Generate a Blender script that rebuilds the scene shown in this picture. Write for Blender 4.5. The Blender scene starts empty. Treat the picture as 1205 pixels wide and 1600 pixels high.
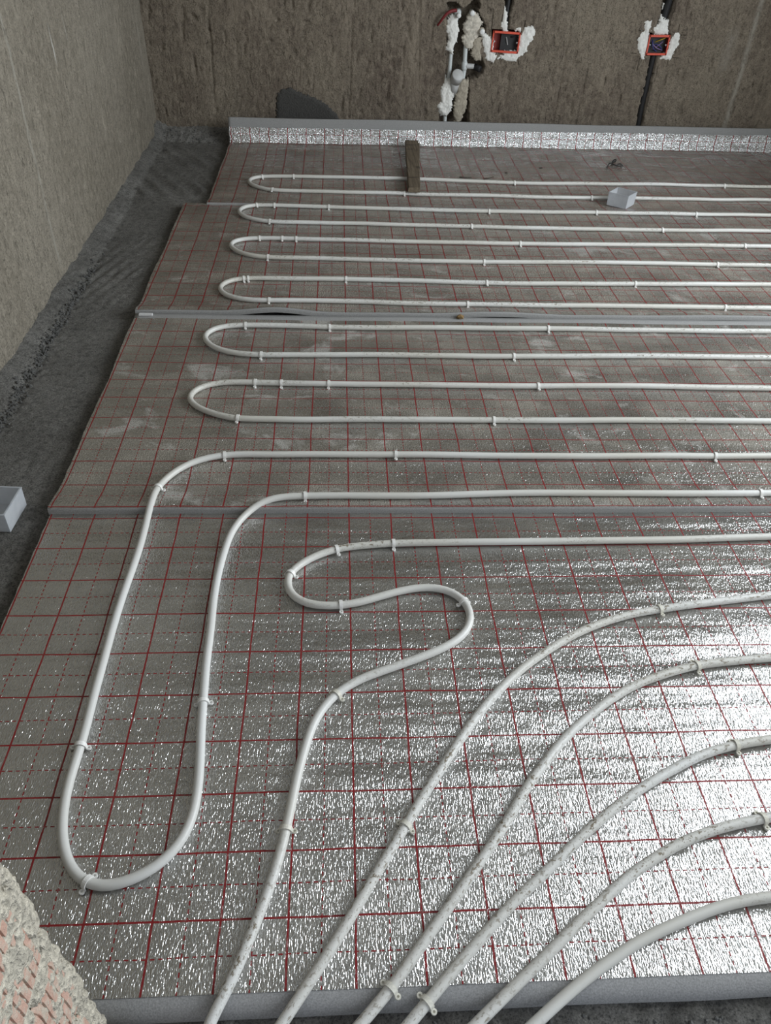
import bpy, bmesh, math, random
import numpy as np
from mathutils import Vector, Matrix, noise

random.seed(7)
scene = bpy.context.scene
COL = scene.collection

# ------------------------------------------------------------------ camera
PITCH, YAW, ROLL = 0.714959, 0.0797085, 0.0493349
fwd = Vector((math.sin(YAW) * math.cos(PITCH), math.cos(YAW) * math.cos(PITCH), -math.sin(PITCH)))
right0 = Vector((math.cos(YAW), -math.sin(YAW), 0))
up0 = right0.cross(fwd)
right = right0 * math.cos(ROLL) + up0 * math.sin(ROLL)
up = -right0 * math.sin(ROLL) + up0 * math.cos(ROLL)
cam_data = bpy.data.cameras.new("camera")
cam_data.sensor_fit = 'VERTICAL'
cam_data.sensor_height = 36.0
cam_data.lens = 1180.858 * 36.0 / 1600.0
cam_data.clip_start = 0.02
cam = bpy.data.objects.new("camera", cam_data)
m = Matrix.Identity(4)
for r in range(3):
    m[r][0], m[r][1], m[r][2] = right[r], up[r], -fwd[r]
m.translation = Vector((0.576271, -1.361173, 1.201567))
cam.matrix_world = m
COL.objects.link(cam)
scene.camera = cam

# ------------------------------------------------------------------ light
world = bpy.data.worlds.new("overcast_sky")
scene.world = world
world.use_nodes = True
wbg = world.node_tree.nodes["Background"]
wbg.inputs[0].default_value = (0.80, 0.88, 1.0, 1)
wbg.inputs[1].default_value = 0.60

def window_light(name, loc, sx, sy, energy, direction, color):
    d = bpy.data.lights.new(name, 'AREA')
    d.shape = 'RECTANGLE'
    d.size, d.size_y = sx, sy
    d.energy = energy
    d.color = color
    o = bpy.data.objects.new(name, d)
    o.location = loc
    o.rotation_euler = Vector(direction).to_track_quat('-Z', 'Y').to_euler()
    COL.objects.link(o)
    return o

# daylight standing in the unglazed opening of the right-hand wall
WIN_Y0, WIN_Y1, WIN_Z0, WIN_Z1 = -0.85, 1.35, 0.75, 2.45
XR = 3.50
window_light("window_daylight", (XR + 0.10, (WIN_Y0 + WIN_Y1) / 2, (WIN_Z0 + WIN_Z1) / 2),
             WIN_Y1 - WIN_Y0, WIN_Z1 - WIN_Z0, 112.0, (-1, 0, 0), (0.89, 0.95, 1.0))

scene.view_settings.view_transform = 'Standard'
scene.view_settings.look = 'None'
scene.view_settings.gamma = 1.0
scene.view_settings.use_curve_mapping = False
scene.view_settings.exposure = 0.40

# ------------------------------------------------------------------ helpers
BASE = {}

def ftag(o, label=None, cat=None, group=None, kind=None):
    if label: o["label"] = label
    if cat: o["category"] = cat
    if group: o["group"] = group
    if kind: o["kind"] = kind
    return o

def thing(name, label, cat, loc, group=None):
    o = bpy.data.objects.new(name, None)
    o.empty_display_size = 0.05
    o.location = loc
    COL.objects.link(o)
    BASE[o.name] = Vector(loc)
    return ftag(o, label, cat, group)

def raw_mesh(name, verts, faces, mat, uv=None, smooth=True):
    me = bpy.data.meshes.new(name)
    me.from_pydata([tuple(v) for v in verts], [], faces)
    if uv is not None:
        lay = me.uv_layers.new(name="UVMap")
        idx = np.zeros(len(me.loops), dtype=np.int32)
        me.loops.foreach_get("vertex_index", idx)
        lay.data.foreach_set("uv", np.asarray(uv, dtype=np.float32)[idx].ravel())
    me.polygons.foreach_set("use_smooth", [smooth] * len(me.polygons))
    me.materials.append(mat)
    me.update()
    return me

def obj(name, verts, faces, mat, parent=None, uv=None, smooth=True, origin=None):
    """one mesh object; verts are in world coordinates"""
    verts = np.asarray(verts, dtype=float)
    if parent is not None:
        base = BASE[parent.name]
    elif origin is not None:
        base = Vector(origin)
    else:
        base = Vector((0, 0, 0))
    me = raw_mesh(name, verts - np.array(base), faces, mat, uv, smooth)
    o = bpy.data.objects.new(name, me)
    COL.objects.link(o)
    if parent is not None:
        o.parent = parent
    else:
        o.location = base
    BASE[o.name] = base
    return o

def join(*parts):
    V, F, U = [], [], []
    n = 0
    for p in parts:
        v, f = p[0], p[1]
        V.extend([tuple(a) for a in v])
        F.extend([tuple(i + n for i in q) for q in f])
        n += len(v)
    return V, F

def box(x0, x1, y0, y1, z0, z1):
    v = [(x0, y0, z0), (x1, y0, z0), (x1, y1, z0), (x0, y1, z0), (x0, y0, z1), (x1, y0, z1), (x1, y1, z1), (x0, y1, z1)]
    f = [(0, 3, 2, 1), (4, 5, 6, 7), (0, 1, 5, 4), (1, 2, 6, 5), (2, 3, 7, 6), (3, 0, 4, 7)]
    return v, f

def grid_faces(nx, ny, flip=False):
    a = np.arange(nx * ny).reshape(ny, nx)
    q = np.stack([a[:-1, :-1], a[:-1, 1:], a[1:, 1:], a[1:, :-1]], -1).reshape(-1, 4)
    if flip:
        q = q[:, ::-1]
    return [tuple(int(i) for i in r) for r in q]

def n3(x, y, z):
    return noise.noise(Vector((x, y, z)))

def fbm(x, y, z, o=4):
    return noise.fractal(Vector((x, y, z)), 0.9, 2.0, o)

def spaced(a, b, fine, c=None, coarse=0.2):
    """values a..b at the fine step, then on to c at the coarse step"""
    out = list(np.linspace(a, b, max(2, int(round((b - a) / fine)) + 1)))
    if c is not None:
        out += list(np.linspace(b, c, max(2, int(round((c - b) / coarse)) + 1)))[1:]
    return np.array(out)

def resample(pts, step, smooth=2):
    """Catmull-Rom through pts, even spacing, lightly smoothed"""
    P = np.array(pts, float)
    Q = []
    n = len(P)
    for i in range(n - 1):
        p0 = P[max(i - 1, 0)]; p1 = P[i]; p2 = P[i + 1]; p3 = P[min(i + 2, n - 1)]
        k = max(2, int(np.linalg.norm(p2 - p1) / (step * 0.25)))
        # centripetal parameterisation keeps uneven picks from overshooting
        t0 = 0.0
        t1 = t0 + max(np.linalg.norm(p1 - p0), 1e-4) ** 0.5
        t2 = t1 + max(np.linalg.norm(p2 - p1), 1e-4) ** 0.5
        t3 = t2 + max(np.linalg.norm(p3 - p2), 1e-4) ** 0.5
        for t in np.linspace(t1, t2, k, endpoint=False):
            if i == 0 or i == n - 2:
                s = (t - t1) / (t2 - t1)
                Q.append(p1 * (1 - s) + p2 * s)
                continue
            A1 = (t1 - t) / (t1 - t0) * p0 + (t - t0) / (t1 - t0) * p1
            A2 = (t2 - t) / (t2 - t1) * p1 + (t - t1) / (t2 - t1) * p2
            A3 = (t3 - t) / (t3 - t2) * p2 + (t - t2) / (t3 - t2) * p3
            B1 = (t2 - t) / (t2 - t0) * A1 + (t - t0) / (t2 - t0) * A2
            B2 = (t3 - t) / (t3 - t1) * A2 + (t - t1) / (t3 - t1) * A3
            Q.append((t2 - t) / (t2 - t1) * B1 + (t - t1) / (t2 - t1) * B2)
    Q.append(P[-1])
    Q = np.array(Q)
    d = np.concatenate([[0], np.cumsum(np.linalg.norm(np.diff(Q, axis=0), axis=1))])
    m_ = max(2, int(d[-1] / step) + 1)
    s = np.linspace(0, d[-1], m_)
    R = np.stack([np.interp(s, d, Q[:, k]) for k in range(Q.shape[1])], 1)
    for _ in range(smooth):
        if len(R) > 4:
            R[1:-1] = 0.25 * R[:-2] + 0.5 * R[1:-1] + 0.25 * R[2:]
    return R

def tube(P, r, seg=12, ref=(0, 0, 1)):
    """swept tube; uv = (length in metres, turn 0..1 with 0.5 on top)"""
    P = np.array(P, float)
    T = np.gradient(P, axis=0)
    T /= np.linalg.norm(T, axis=1)[:, None] + 1e-12
    ref = np.array(ref, float)
    S = np.cross(T, ref)
    S /= np.linalg.norm(S, axis=1)[:, None] + 1e-12
    U = np.cross(S, T)
    rr = np.full(len(P), r) if np.isscalar(r) else np.array(r)
    L = np.concatenate([[0], np.cumsum(np.linalg.norm(np.diff(P, axis=0), axis=1))])
    V, uv, F = [], [], []
    for i in range(len(P)):
        for k in range(seg + 1):
            a = 2 * math.pi * k / seg + math.pi
            V.append(P[i] + rr[i] * (math.cos(a) * U[i] + math.sin(a) * S[i]))
            uv.append((L[i], k / seg))
    w = seg + 1
    for i in range(len(P) - 1):
        for k in range(seg):
            F.append((i * w + k, i * w + k + 1, (i + 1) * w + k + 1, (i + 1) * w + k))
    F.append(tuple(range(seg - 1, -1, -1)))
    F.append(tuple((len(P) - 1) * w + k for k in range(seg)))
    return V, F, uv

def cyl(p0, p1, r, seg=20, bev=0.0, r1=None):
    """closed cylinder from p0 to p1, rounded rim at p1"""
    p0, p1 = np.array(p0, float), np.array(p1, float)
    ax = (p1 - p0) / np.linalg.norm(p1 - p0)
    ref = np.array((0, 0, 1.0)) if abs(ax[2]) < 0.9 else np.array((1.0, 0, 0))
    s = np.cross(ax, ref); s /= np.linalg.norm(s)
    u = np.cross(s, ax)
    r1 = r if r1 is None else r1
    rings = [(p0, r)] + ([(p1 - ax * bev, r1), (p1, r1 - bev)] if bev else [(p1, r1)])
    V, F = [], []
    for c, q in rings:
        for k in range(seg):
            a = 2 * math.pi * k / seg
            V.append(c + q * (math.cos(a) * s + math.sin(a) * u))
    for i in range(len(rings) - 1):
        for k in range(seg):
            F.append((i * seg + k, i * seg + (k + 1) % seg, (i + 1) * seg + (k + 1) % seg, (i + 1) * seg + k))
    F.append(tuple(range(seg - 1, -1, -1)))
    F.append(tuple((len(rings) - 1) * seg + k for k in range(seg)))
    return V, F

def in_poly(x, y, poly):
    c = False
    j = len(poly) - 1
    for i in range(len(poly)):
        xi, yi = poly[i]; xj, yj = poly[j]
        if (yi > y) != (yj > y) and x < (xj - xi) * (y - yi) / (yj - yi) + xi:
            c = not c
        j = i
    return c

def bbox(poly, pad=0.02):
    a = np.array(poly)
    return a[:, 0].min() - pad, a[:, 0].max() + pad, a[:, 1].min() - pad, a[:, 1].max() + pad

# ------------------------------------------------------------------ materials
class NT:
    def __init__(self, name):
        self.mat = bpy.data.materials.new(name)
        self.mat.use_nodes = True
        self.t = self.mat.node_tree
        self.bsdf = self.t.nodes["Principled BSDF"]
        self.out = self.t.nodes["Material Output"]
    def n(self, typ, **kw):
        o = self.t.nodes.new(typ)
        for k, v in kw.items():
            if k.startswith("i_"):
                key = k[2:]
                key = int(key) if key.isdigit() else key.replace("_", " ")
                self.put(o.inputs[key], v)
            else:
                setattr(o, k, v)
        return o
    def put(self, sock, v):
        if hasattr(v, "is_linked") or isinstance(v, bpy.types.NodeSocket):
            self.t.links.new(v, sock)
        else:
            sock.default_value = v
    def math(self, op, a, b=None, c=None, clamp=False):
        o = self.n("ShaderNodeMath", operation=op, use_clamp=clamp)
        self.put(o.inputs[0], a)
        if b is not None: self.put(o.inputs[1], b)
        if c is not None: self.put(o.inputs[2], c)
        return o.outputs[0]
    def noise(self, vec, scale, detail=4.0, rough=0.55, dist=0.0):
        o = self.n("ShaderNodeTexNoise")
        self.put(o.inputs["Vector"], vec)
        o.inputs["Scale"].default_value = scale
        o.inputs["Detail"].default_value = detail
        o.inputs["Roughness"].default_value = rough
        o.inputs["Distortion"].default_value = dist
        return o.outputs["Fac"]
    def scaled(self, vec, s, loc=(0, 0, 0)):
        o = self.n("ShaderNodeMapping")
        self.put(o.inputs["Vector"], vec)
        o.inputs["Scale"].default_value = s
        o.inputs["Location"].default_value = loc
        return o.outputs[0]
    def ramp(self, fac, stops):
        o = self.n("ShaderNodeValToRGB")
        self.put(o.inputs[0], fac)
        e = o.color_ramp.elements
        while len(e) < len(stops): e.new(0.5)
        for el, (p, c) in zip(e, stops):
            el.position = p
            el.color = (c, c, c, 1) if np.isscalar(c) else (*c, 1)
        return o.outputs[0]
    def mix(self, fac, a, b):
        o = self.n("ShaderNodeMix", data_type='RGBA')
        self.put(o.inputs[0], fac)
        for s, v in ((o.inputs[6], a), (o.inputs[7], b)):
            self.put(s, v if not isinstance(v, tuple) else (*v[:3], 1))
        return o.outputs[2]
    def bump(self, h, dist, strength=1.0, normal=None):
        o = self.n("ShaderNodeBump")
        o.inputs["Strength"].default_value = strength
        o.inputs["Distance"].default_value = dist
        self.put(o.inputs["Height"], h)
        if normal is not None: self.put(o.inputs["Normal"], normal)
        return o.outputs[0]
    def set(self, **kw):
        for k, v in kw.items():
            key = k.replace("_", " ")
            if isinstance(v, tuple) and len(v) == 3: v = (*v, 1)
            self.put(self.bsdf.inputs[key], v)
        return self
    def coord(self, which="Object"):
        return self.n("ShaderNodeTexCoord").outputs[which]

def plain(name, col, rough=0.5, var=0.12, scale=60, bump=0.0, **kw):
    t = NT(name)
    c = t.coord()
    nz = t.noise(c, scale, 4)
    d = tuple(x * (1 - var) for x in col); l = tuple(min(1, x * (1 + var)) for x in col)
    t.set(Base_Color=t.mix(t.ramp(nz, [(0.3, 0.0), (0.7, 1.0)]), d, l), Roughness=rough, **kw)
    if bump:
        t.set(Normal=t.bump(nz, bump))
    return t.mat

def foil_material(name, dust_lo, dust_hi, dust_col, seed, emb, wide=1.0, smudge=0.0):
    """embossed aluminium film with a printed red 10 cm grid, dashed 5 cm grid and cement dust"""
    t = NT(name)
    uv = t.coord("UV")
    wob = t.n("ShaderNodeTexNoise"); t.put(wob.inputs["Vector"], uv)
    wob.inputs["Scale"].default_value = 9.0; wob.inputs["Detail"].default_value = 1.0
    off = t.n("ShaderNodeVectorMath", operation='MULTIPLY_ADD')
    t.put(off.inputs[0], wob.outputs["Color"]); off.inputs[1].default_value = (0.004, 0.004, 0); t.put(off.inputs[2], uv)
    sep = t.n("ShaderNodeSeparateXYZ"); t.put(sep.inputs[0], off.outputs[0])
    u, v = sep.outputs[0], sep.outputs[1]
    def dist_to(a, shift):
        f = t.math('FRACT', t.math('MULTIPLY_ADD', a, 10.0, 0.5 + shift))
        return t.math('MULTIPLY', t.math('ABSOLUTE', t.math('SUBTRACT', f, 0.5)), 0.1)
    def line(a, shift, half):
        d = dist_to(a, shift)
        return t.math('SUBTRACT', 1.0, t.math('SMOOTHSTEP' if False else 'GREATER_THAN', d, half))
    def dash(a):
        return t.math('LESS_THAN', t.math('FRACT', t.math('MULTIPLY', a, 82.0)), 0.56)
    solid = t.math('MAXIMUM', line(u, 0.0, 0.00140 * wide), line(v, 0.0, 0.00135 * wide))
    dashed = t.math('MAXIMUM', t.math('MULTIPLY', line(u, 0.5, 0.00095 * wide), dash(v)),
                    t.math('MULTIPLY', line(v, 0.5, 0.00090 * wide), dash(u)))
    worn = t.ramp(t.noise(uv, 120.0, 3), [(0.32, 0.78), (0.5, 1.0)])
    ink = t.math('MULTIPLY', t.math('MAXIMUM', solid, dashed), worn)
    # emboss: fine ripples stretched across the sheet, and gentle dents
    rip = t.n("ShaderNodeTexNoise"); t.put(rip.inputs["Vector"], t.scaled(uv, (emb[0], emb[1], 1), (seed, 0, 0)))
    rip.inputs["Scale"].default_value = 1.0; rip.inputs["Detail"].default_value = 1.0; rip.inputs["Distortion"].default_value = 0.6
    dent = t.noise(t.scaled(uv, (1, 1, 1), (seed, seed, 0)), 22.0, 2)
    roll = t.noise(t.scaled(uv, (2.2, 15, 1), (seed, seed * 2, 0)), 1.0, 2)
    nrm = t.bump(roll, 0.0085, 1.0)
    nrm = t.bump(dent, 0.0016, 1.0, nrm)
    nrm = t.bump(rip.outputs["Fac"], emb[2], 1.0, nrm)
    # dust
    big = t.noise(t.scaled(uv, (1.0, 1.7, 1), (seed * 3.1, seed, 0)), 3.2, 9, 0.62, 0.3)
    dust = t.ramp(big, [(0.36, dust_lo), (0.50, (dust_lo + dust_hi) / 2), (0.60, dust_hi)])
    grain = t.ramp(t.noise(uv, 420.0, 2), [(0.35, 0.82), (0.65, 1.0)])
    dust = t.math('MULTIPLY', dust, grain, clamp=True)
    t.set(Base_Color=(0.61, 0.61, 0.605), Metallic=1.0, Roughness=0.15, Normal=nrm)
    dn = t.bump(t.noise(uv, 300.0, 3), 0.0006, 0.6)
    db = t.n("ShaderNodeBsdfPrincipled")
    var = t.ramp(t.noise(t.scaled(uv, (1, 1, 1), (0, seed * 2, 0)), 7.0, 6), [(0.35, tuple(x * 0.72 for x in dust_col)), (0.68, tuple(x * 1.25 for x in dust_col))])
    fl = t.noise(t.scaled(uv, (emb[0] * 1.1, emb[1] * 2.2, 1)), 1.0, 3, 0.7)  # light and dark flecks painted into the dust for the emboss sparkle
    var = t.mix(t.ramp(fl, [(0.50, 0.0), (0.66, 0.75)]), var, tuple(x * 2.3 for x in dust_col))
    var = t.mix(t.ramp(fl, [(0.34, 0.75), (0.47, 0.0)]), var, tuple(x * 0.38 for x in dust_col))
    t.put(db.inputs["Base Color"], var); db.inputs["Roughness"].default_value = 0.75
    db.inputs["Specular IOR Level"].default_value = 0.25
    t.put(db.inputs["Normal"], nrm)
    ib = t.n("ShaderNodeBsdfPrincipled")
    t.put(ib.inputs["Base Color"], t.mix(t.math('MULTIPLY', dust, 0.45), (0.21, 0.010, 0.012), (0.11, 0.022, 0.020)))
    ib.inputs["Roughness"].default_value = 0.5; ib.inputs["Specular IOR Level"].default_value = 0.35
    m1 = t.n("ShaderNodeMixShader"); t.put(m1.inputs[0], dust); t.put(m1.inputs[1], t.bsdf.outputs[0]); t.put(m1.inputs[2], db.outputs[0])
    sm = t.noise(t.scaled(uv, (1.0, 1.5, 1), (seed * 1.7, seed * 5, 0)), 5.5, 8, 0.66, 0.5)
    smk = t.math('MULTIPLY', t.ramp(sm, [(0.57, 0.0), (0.655, 1.0)]), t.ramp(fl, [(0.36, 0.15), (0.56, smudge)]), clamp=True)
    sb = t.n("ShaderNodeBsdfPrincipled"); sb.inputs["Base Color"].default_value = (0.42, 0.41, 0.38, 1); sb.inputs["Roughness"].default_value = 0.7
    m0 = t.n("ShaderNodeMixShader"); t.put(m0.inputs[0], smk); t.put(m0.inputs[1], m1.outputs[0]); t.put(m0.inputs[2], sb.outputs[0])
    m2 = t.n("ShaderNodeMixShader"); t.put(m2.inputs[0], ink); t.put(m2.inputs[1], m0.outputs[0]); t.put(m2.inputs[2], ib.outputs[0])
    t.t.links.new(m2.outputs[0], t.out.inputs[0])
    return t.mat

M = {}
M['foil_near'] = foil_material("foil_near", 0.10, 0.38, (0.25, 0.235, 0.20), 1.0, (430, 125, 0.00165), 1.15)
M['foil_mid'] = foil_material("foil_mid", 0.12, 0.66, (0.27, 0.248, 0.21), 2.3, (330, 120, 0.0026), 1.15, 0.8)
M['foil_far'] = foil_material("foil_far", 0.22, 0.80, (0.245, 0.222, 0.187), 3.7, (240, 105, 0.0032), 1.40, 0.6)
M['foil_back'] = foil_material("foil_back", 0.30, 0.86, (0.245, 0.220, 0.185), 5.2, (200, 95, 0.0034), 1.5, 0.35)
M['foil_clean'] = foil_material("foil_clean", 0.02, 0.16, (0.20, 0.19, 0.165), 6.1, (190, 160, 0.0052), 1.3)
M['foam'] = plain("grey_foam", (0.27, 0.268, 0.263), 0.85, 0.24, 420, 0.0004)

def pipe_material(name, z0, z1):
    t = NT(name)
    uv = t.coord("UV"); ob = t.coord("Object")
    sep = t.n("ShaderNodeSeparateXYZ"); t.put(sep.inputs[0], uv)
    top = t.math('SUBTRACT', 1.0, t.math('MULTIPLY', t.math('ABSOLUTE', t.math('SUBTRACT', sep.outputs[1], 0.5)), 4.2), clamp=True)
    top = t.math('MULTIPLY', top, 2.2, clamp=True)
    streak = t.noise(t.scaled(uv, (85, 7.0, 1)), 1.0, 6, 0.68)
    zone = t.ramp(t.noise(ob, 2.9, 3), [(z0, 0.0), (z1, 1.0)])
    dirt = t.math('MULTIPLY', t.ramp(streak, [(0.555, 0.0), (0.59, 1.0)]), t.math('MULTIPLY', top, zone), clamp=True)
    spk = t.math('MULTIPLY', t.ramp(t.noise(ob, 330.0, 2), [(0.62, 0.0), (0.66, 1.0)]), t.math('MULTIPLY', zone, 0.7))
    dirt = t.math('MAXIMUM', dirt, spk)
    tone = t.ramp(t.noise(ob, 2.1, 2), [(0.35, (0.54, 0.525, 0.475)), (0.65, (0.62, 0.62, 0.60))])
    t.set(Base_Color=t.mix(t.math('MULTIPLY', dirt, 0.9), tone, (0.15, 0.115, 0.065)), Roughness=0.42)
    t.set(Normal=t.bump(dirt, 0.0006, 0.5))
    t.bsdf.inputs["Subsurface Weight"].default_value = 0.0
    return t.mat
M['pipe'] = pipe_material("white_pipe", 0.44, 0.60)
M['pipe_dirty'] = pipe_material("dirty_white_pipe", 0.33, 0.50)
M['pipe_worn'] = pipe_material("worn_white_pipe", 0.50, 0.66)
M['pipe_clean'] = pipe_material("clean_white_pipe", 0.66, 0.78)
M['clip'] = plain("white_clip", (0.74, 0.73, 0.70), 0.45, 0.06, 200)
M['clip_old'] = plain("ivory_clip", (0.62, 0.60, 0.52), 0.5, 0.16, 260)

def wall_material(name, dark, light, seed, marks):
    """rough cement render; marks = [(axis, position, half width, z0, z1, colour, strength)] skim drags"""
    t = NT(name)
    c = t.coord()
    sep = t.n("ShaderNodeSeparateXYZ"); t.put(sep.inputs[0], c)
    big = t.noise(t.scaled(c, (1, 1, 0.8), (seed, 0, seed)), 1.9, 7, 0.62)
    col = t.mix(t.ramp(big, [(0.36, 0.0), (0.64, 1.0)]), dark, light)
    fine = t.noise(t.scaled(c, (1, 1, 0.8), (seed, 0, 0)), 38.0, 6, 0.65)
    col = t.mix(t.ramp(fine, [(0.42, 0.0), (0.66, 0.55)]), col, tuple(min(1, x * 1.45) for x in light))
    spk = t.noise(c, 170.0, 4, 0.7)
    col = t.mix(t.ramp(spk, [(0.38, 0.7), (0.50, 0.0)]), col, tuple(x * 0.5 for x in dark))
    pale = t.noise(t.scaled(c, (1, 1, 0.35), (0, seed, 0)), 5.5, 6, 0.6)
    col = t.mix(t.ramp(pale, [(0.58, 0.0), (0.75, 0.5)]), col, tuple(min(1, x * 1.5) for x in light))
    wob = t.math('MULTIPLY', t.math('SUBTRACT', t.noise(c, 6.0, 3), 0.5), 0.03)
    brk = t.noise(t.scaled(c, (1, 1, 0.5)), 55.0, 5, 0.7)
    for (ax, pos, hw, z0, z1, mc, st) in marks:
        d = t.math('ABSOLUTE', t.math('SUBTRACT', t.math('ADD', sep.outputs[ax], wob), pos))
        k = t.math('SUBTRACT', 1.0, t.math('DIVIDE', d, hw), clamp=True)
        zc, zh = (z0 + z1) / 2, (z1 - z0) / 2
        kz = t.math('MULTIPLY', t.math('SUBTRACT', zh, t.math('ABSOLUTE', t.math('SUBTRACT', sep.outputs[2], zc))), 18.0, clamp=True)
        k = t.math('MULTIPLY', t.math('MULTIPLY', k, kz), t.ramp(brk, [(0.34, 0.25), (0.52, 1.0)]))
        col = t.mix(t.math('MULTIPLY', k, st, clamp=True), col, mc)
    g = t.noise(t.scaled(c, (52, 52, 19), (seed, 0, 0)), 1.0, 4, 0.6, 0.5)
    gouge = t.ramp(g, [(0.28, 0.0), (0.40, 0.8), (0.60, 1.0)])
    n1 = t.bump(gouge, 0.0065, 1.0)
    n2 = t.bump(fine, 0.0075, 1.0, n1)
    n3_ = t.bump(spk, 0.0040, 0.9, n2)
    t.set(Base_Color=col, Roughness=0.93, Normal=n3_, Specular_IOR_Level=0.15)
    return t.mat
M['wall_back'] = wall_material("render_brown", (0.135, 0.107, 0.085), (0.220, 0.188, 0.145), 2.0,
    [(0, 2.765, 0.020, 0.05, 0.80, (0.36, 0.34, 0.29), 0.75), (0, 2.66, 0.045, 0.35, 0.60, (0.30, 0.275, 0.235), 0.5)])
M['wall_left'] = wall_material("render_grey", (0.200, 0.176, 0.138), (0.268, 0.240, 0.194), 5.0,
    [(1, 1.750, 0.0055, 0.585, 0.73, (0.72, 0.71, 0.67), 1.0), (1, 1.930, 0.004, 0.62, 0.75, (0.5, 0.49, 0.45), 0.8),
     (1, 1.315, 0.014, 0.03, 0.85, (0.36, 0.34, 0.29), 0.8), (1, 3.09, 0.010, 0.30, 0.62, (0.40, 0.38, 0.33), 0.6)])
M['wall_plain'] = plain("render_plain", (0.52, 0.51, 0.48), 0.9, 0.12, 12)
M['wet'] = plain("damp_mortar", (0.050, 0.048, 0.044), 0.8, 0.2, 130, 0.004)
M['streak'] = plain("pale_skim", (0.40, 0.385, 0.34), 0.9, 0.25, 80, 0.002)
M['chalk'] = plain("white_smear", (0.62, 0.61, 0.57), 0.9, 0.15, 120)
M['plaster'] = plain("white_plaster", (0.74, 0.73, 0.69), 0.85, 0.10, 90, 0.003)
M['plaster_beige'] = plain("beige_plaster", (0.36, 0.32, 0.255), 0.9, 0.25, 80, 0.004)

def screed_material():
    t = NT("grey_screed")
    c = t.coord()
    big = t.noise(c, 4.2, 8, 0.62)
    col = t.ramp(big, [(0.32, (0.185, 0.178, 0.163)), (0.55, (0.255, 0.246, 0.226)), (0.72, (0.34, 0.33, 0.305))])
    spk = t.noise(c, 260.0, 5, 0.75)
    col = t.mix(t.ramp(spk, [(0.36, 0.85), (0.50, 0.0)]), col, (0.045, 0.045, 0.043))
    col = t.mix(t.ramp(spk, [(0.54, 0.0), (0.68, 0.7)]), col, (0.40, 0.39, 0.36))
    col = t.mix(t.ramp(t.noise(c, 48.0, 6, 0.7), [(0.36, 0.6), (0.52, 0.0)]), col, (0.075, 0.073, 0.068))
    n1 = t.bump(t.noise(c, 60.0, 8, 0.72), 0.016, 1.0)
    n2 = t.bump(spk, 0.0035, 0.8, n1)
    t.set(Base_Color=col, Roughness=0.95, Normal=n2, Specular_IOR_Level=0.15)
    return t.mat
M['screed'] = screed_material()
M['crumb'] = plain("cement_crumb", (0.085, 0.084, 0.080), 0.95, 0.35, 60, 0.003)
M['mortar'] = plain("coarse_mortar", (0.52, 0.475, 0.385), 0.95, 0.38, 150, 0.012)
t = NT("pink_clay")
_c = t.coord()
_b = t.mix(t.ramp(t.noise(_c, 60.0, 5), [(0.3, 0.0), (0.7, 1.0)]), (0.46, 0.27, 0.20), (0.60, 0.40, 0.315))
_b = t.mix(t.ramp(t.noise(_c, 75.0, 6, 0.65), [(0.48, 0.0), (0.64, 0.8)]), _b, (0.52, 0.475, 0.385))
t.set(Base_Color=_b, Roughness=0.93, Normal=t.bump(t.noise(_c, 150.0, 5, 0.7), 0.004))
M['brick'] = t.mat
M['red'] = plain("red_plastic", (0.62, 0.075, 0.035), 0.45, 0.10, 60)
M['red_shaded'] = plain("shaded_red_plastic", (0.25, 0.020, 0.015), 0.5, 0.12, 60)  # box red darkened in colour for the shade inside the shell
M['grey_pvc'] = plain("grey_pvc", (0.50, 0.50, 0.49), 0.5, 0.06, 60)
M['ppr'] = plain("pale_ppr", (0.56, 0.59, 0.585), 0.45, 0.08, 60)
M['ppr_cap'] = plain("white_ppr_cap", (0.74, 0.74, 0.72), 0.45, 0.06, 60)
M['black'] = plain("black_rubber", (0.012, 0.012, 0.013), 0.55, 0.2, 80)
M['wire_blue'] = plain("blue_wire", (0.05, 0.06, 0.25), 0.4, 0.1, 60)
M['wire_violet'] = plain("violet_wire", (0.22, 0.14, 0.30), 0.4, 0.1, 60)
M['wire_yellow'] = plain("yellow_wire", (0.55, 0.36, 0.03), 0.4, 0.1, 60)
M['steel'] = plain("zinc_screw", (0.45, 0.45, 0.45), 0.4, 0.1, 60, Metallic=0.8)
M['rust'] = plain("brown_dirt", (0.20, 0.125, 0.05), 0.95, 0.3, 200, 0.002)
M['twig'] = plain("dark_twig", (0.04, 0.033, 0.025), 0.9, 0.3, 200, 0.001)
M['white_foam'] = plain("white_foam", (0.60, 0.60, 0.60), 0.8, 0.08, 200)

def wood_material():
    t = NT("weathered_wood")
    c = t.coord()
    g = t.noise(t.scaled(c, (130, 6, 130)), 1.0, 6, 0.6, 0.5)
    col = t.ramp(g, [(0.30, (0.070, 0.052, 0.034)), (0.52, (0.135, 0.105, 0.070)), (0.70, (0.20, 0.160, 0.110))])
    st = t.noise(t.scaled(c, (6, 18, 6)), 1.0, 4)
    col = t.mix(t.ramp(st, [(0.58, 0.0), (0.66, 0.8)]), col, (0.022, 0.016, 0.010))
    t.set(Base_Color=col, Roughness=0.85, Normal=t.bump(g, 0.002, 0.7))
    return t.mat
M['wood'] = wood_material()

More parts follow.
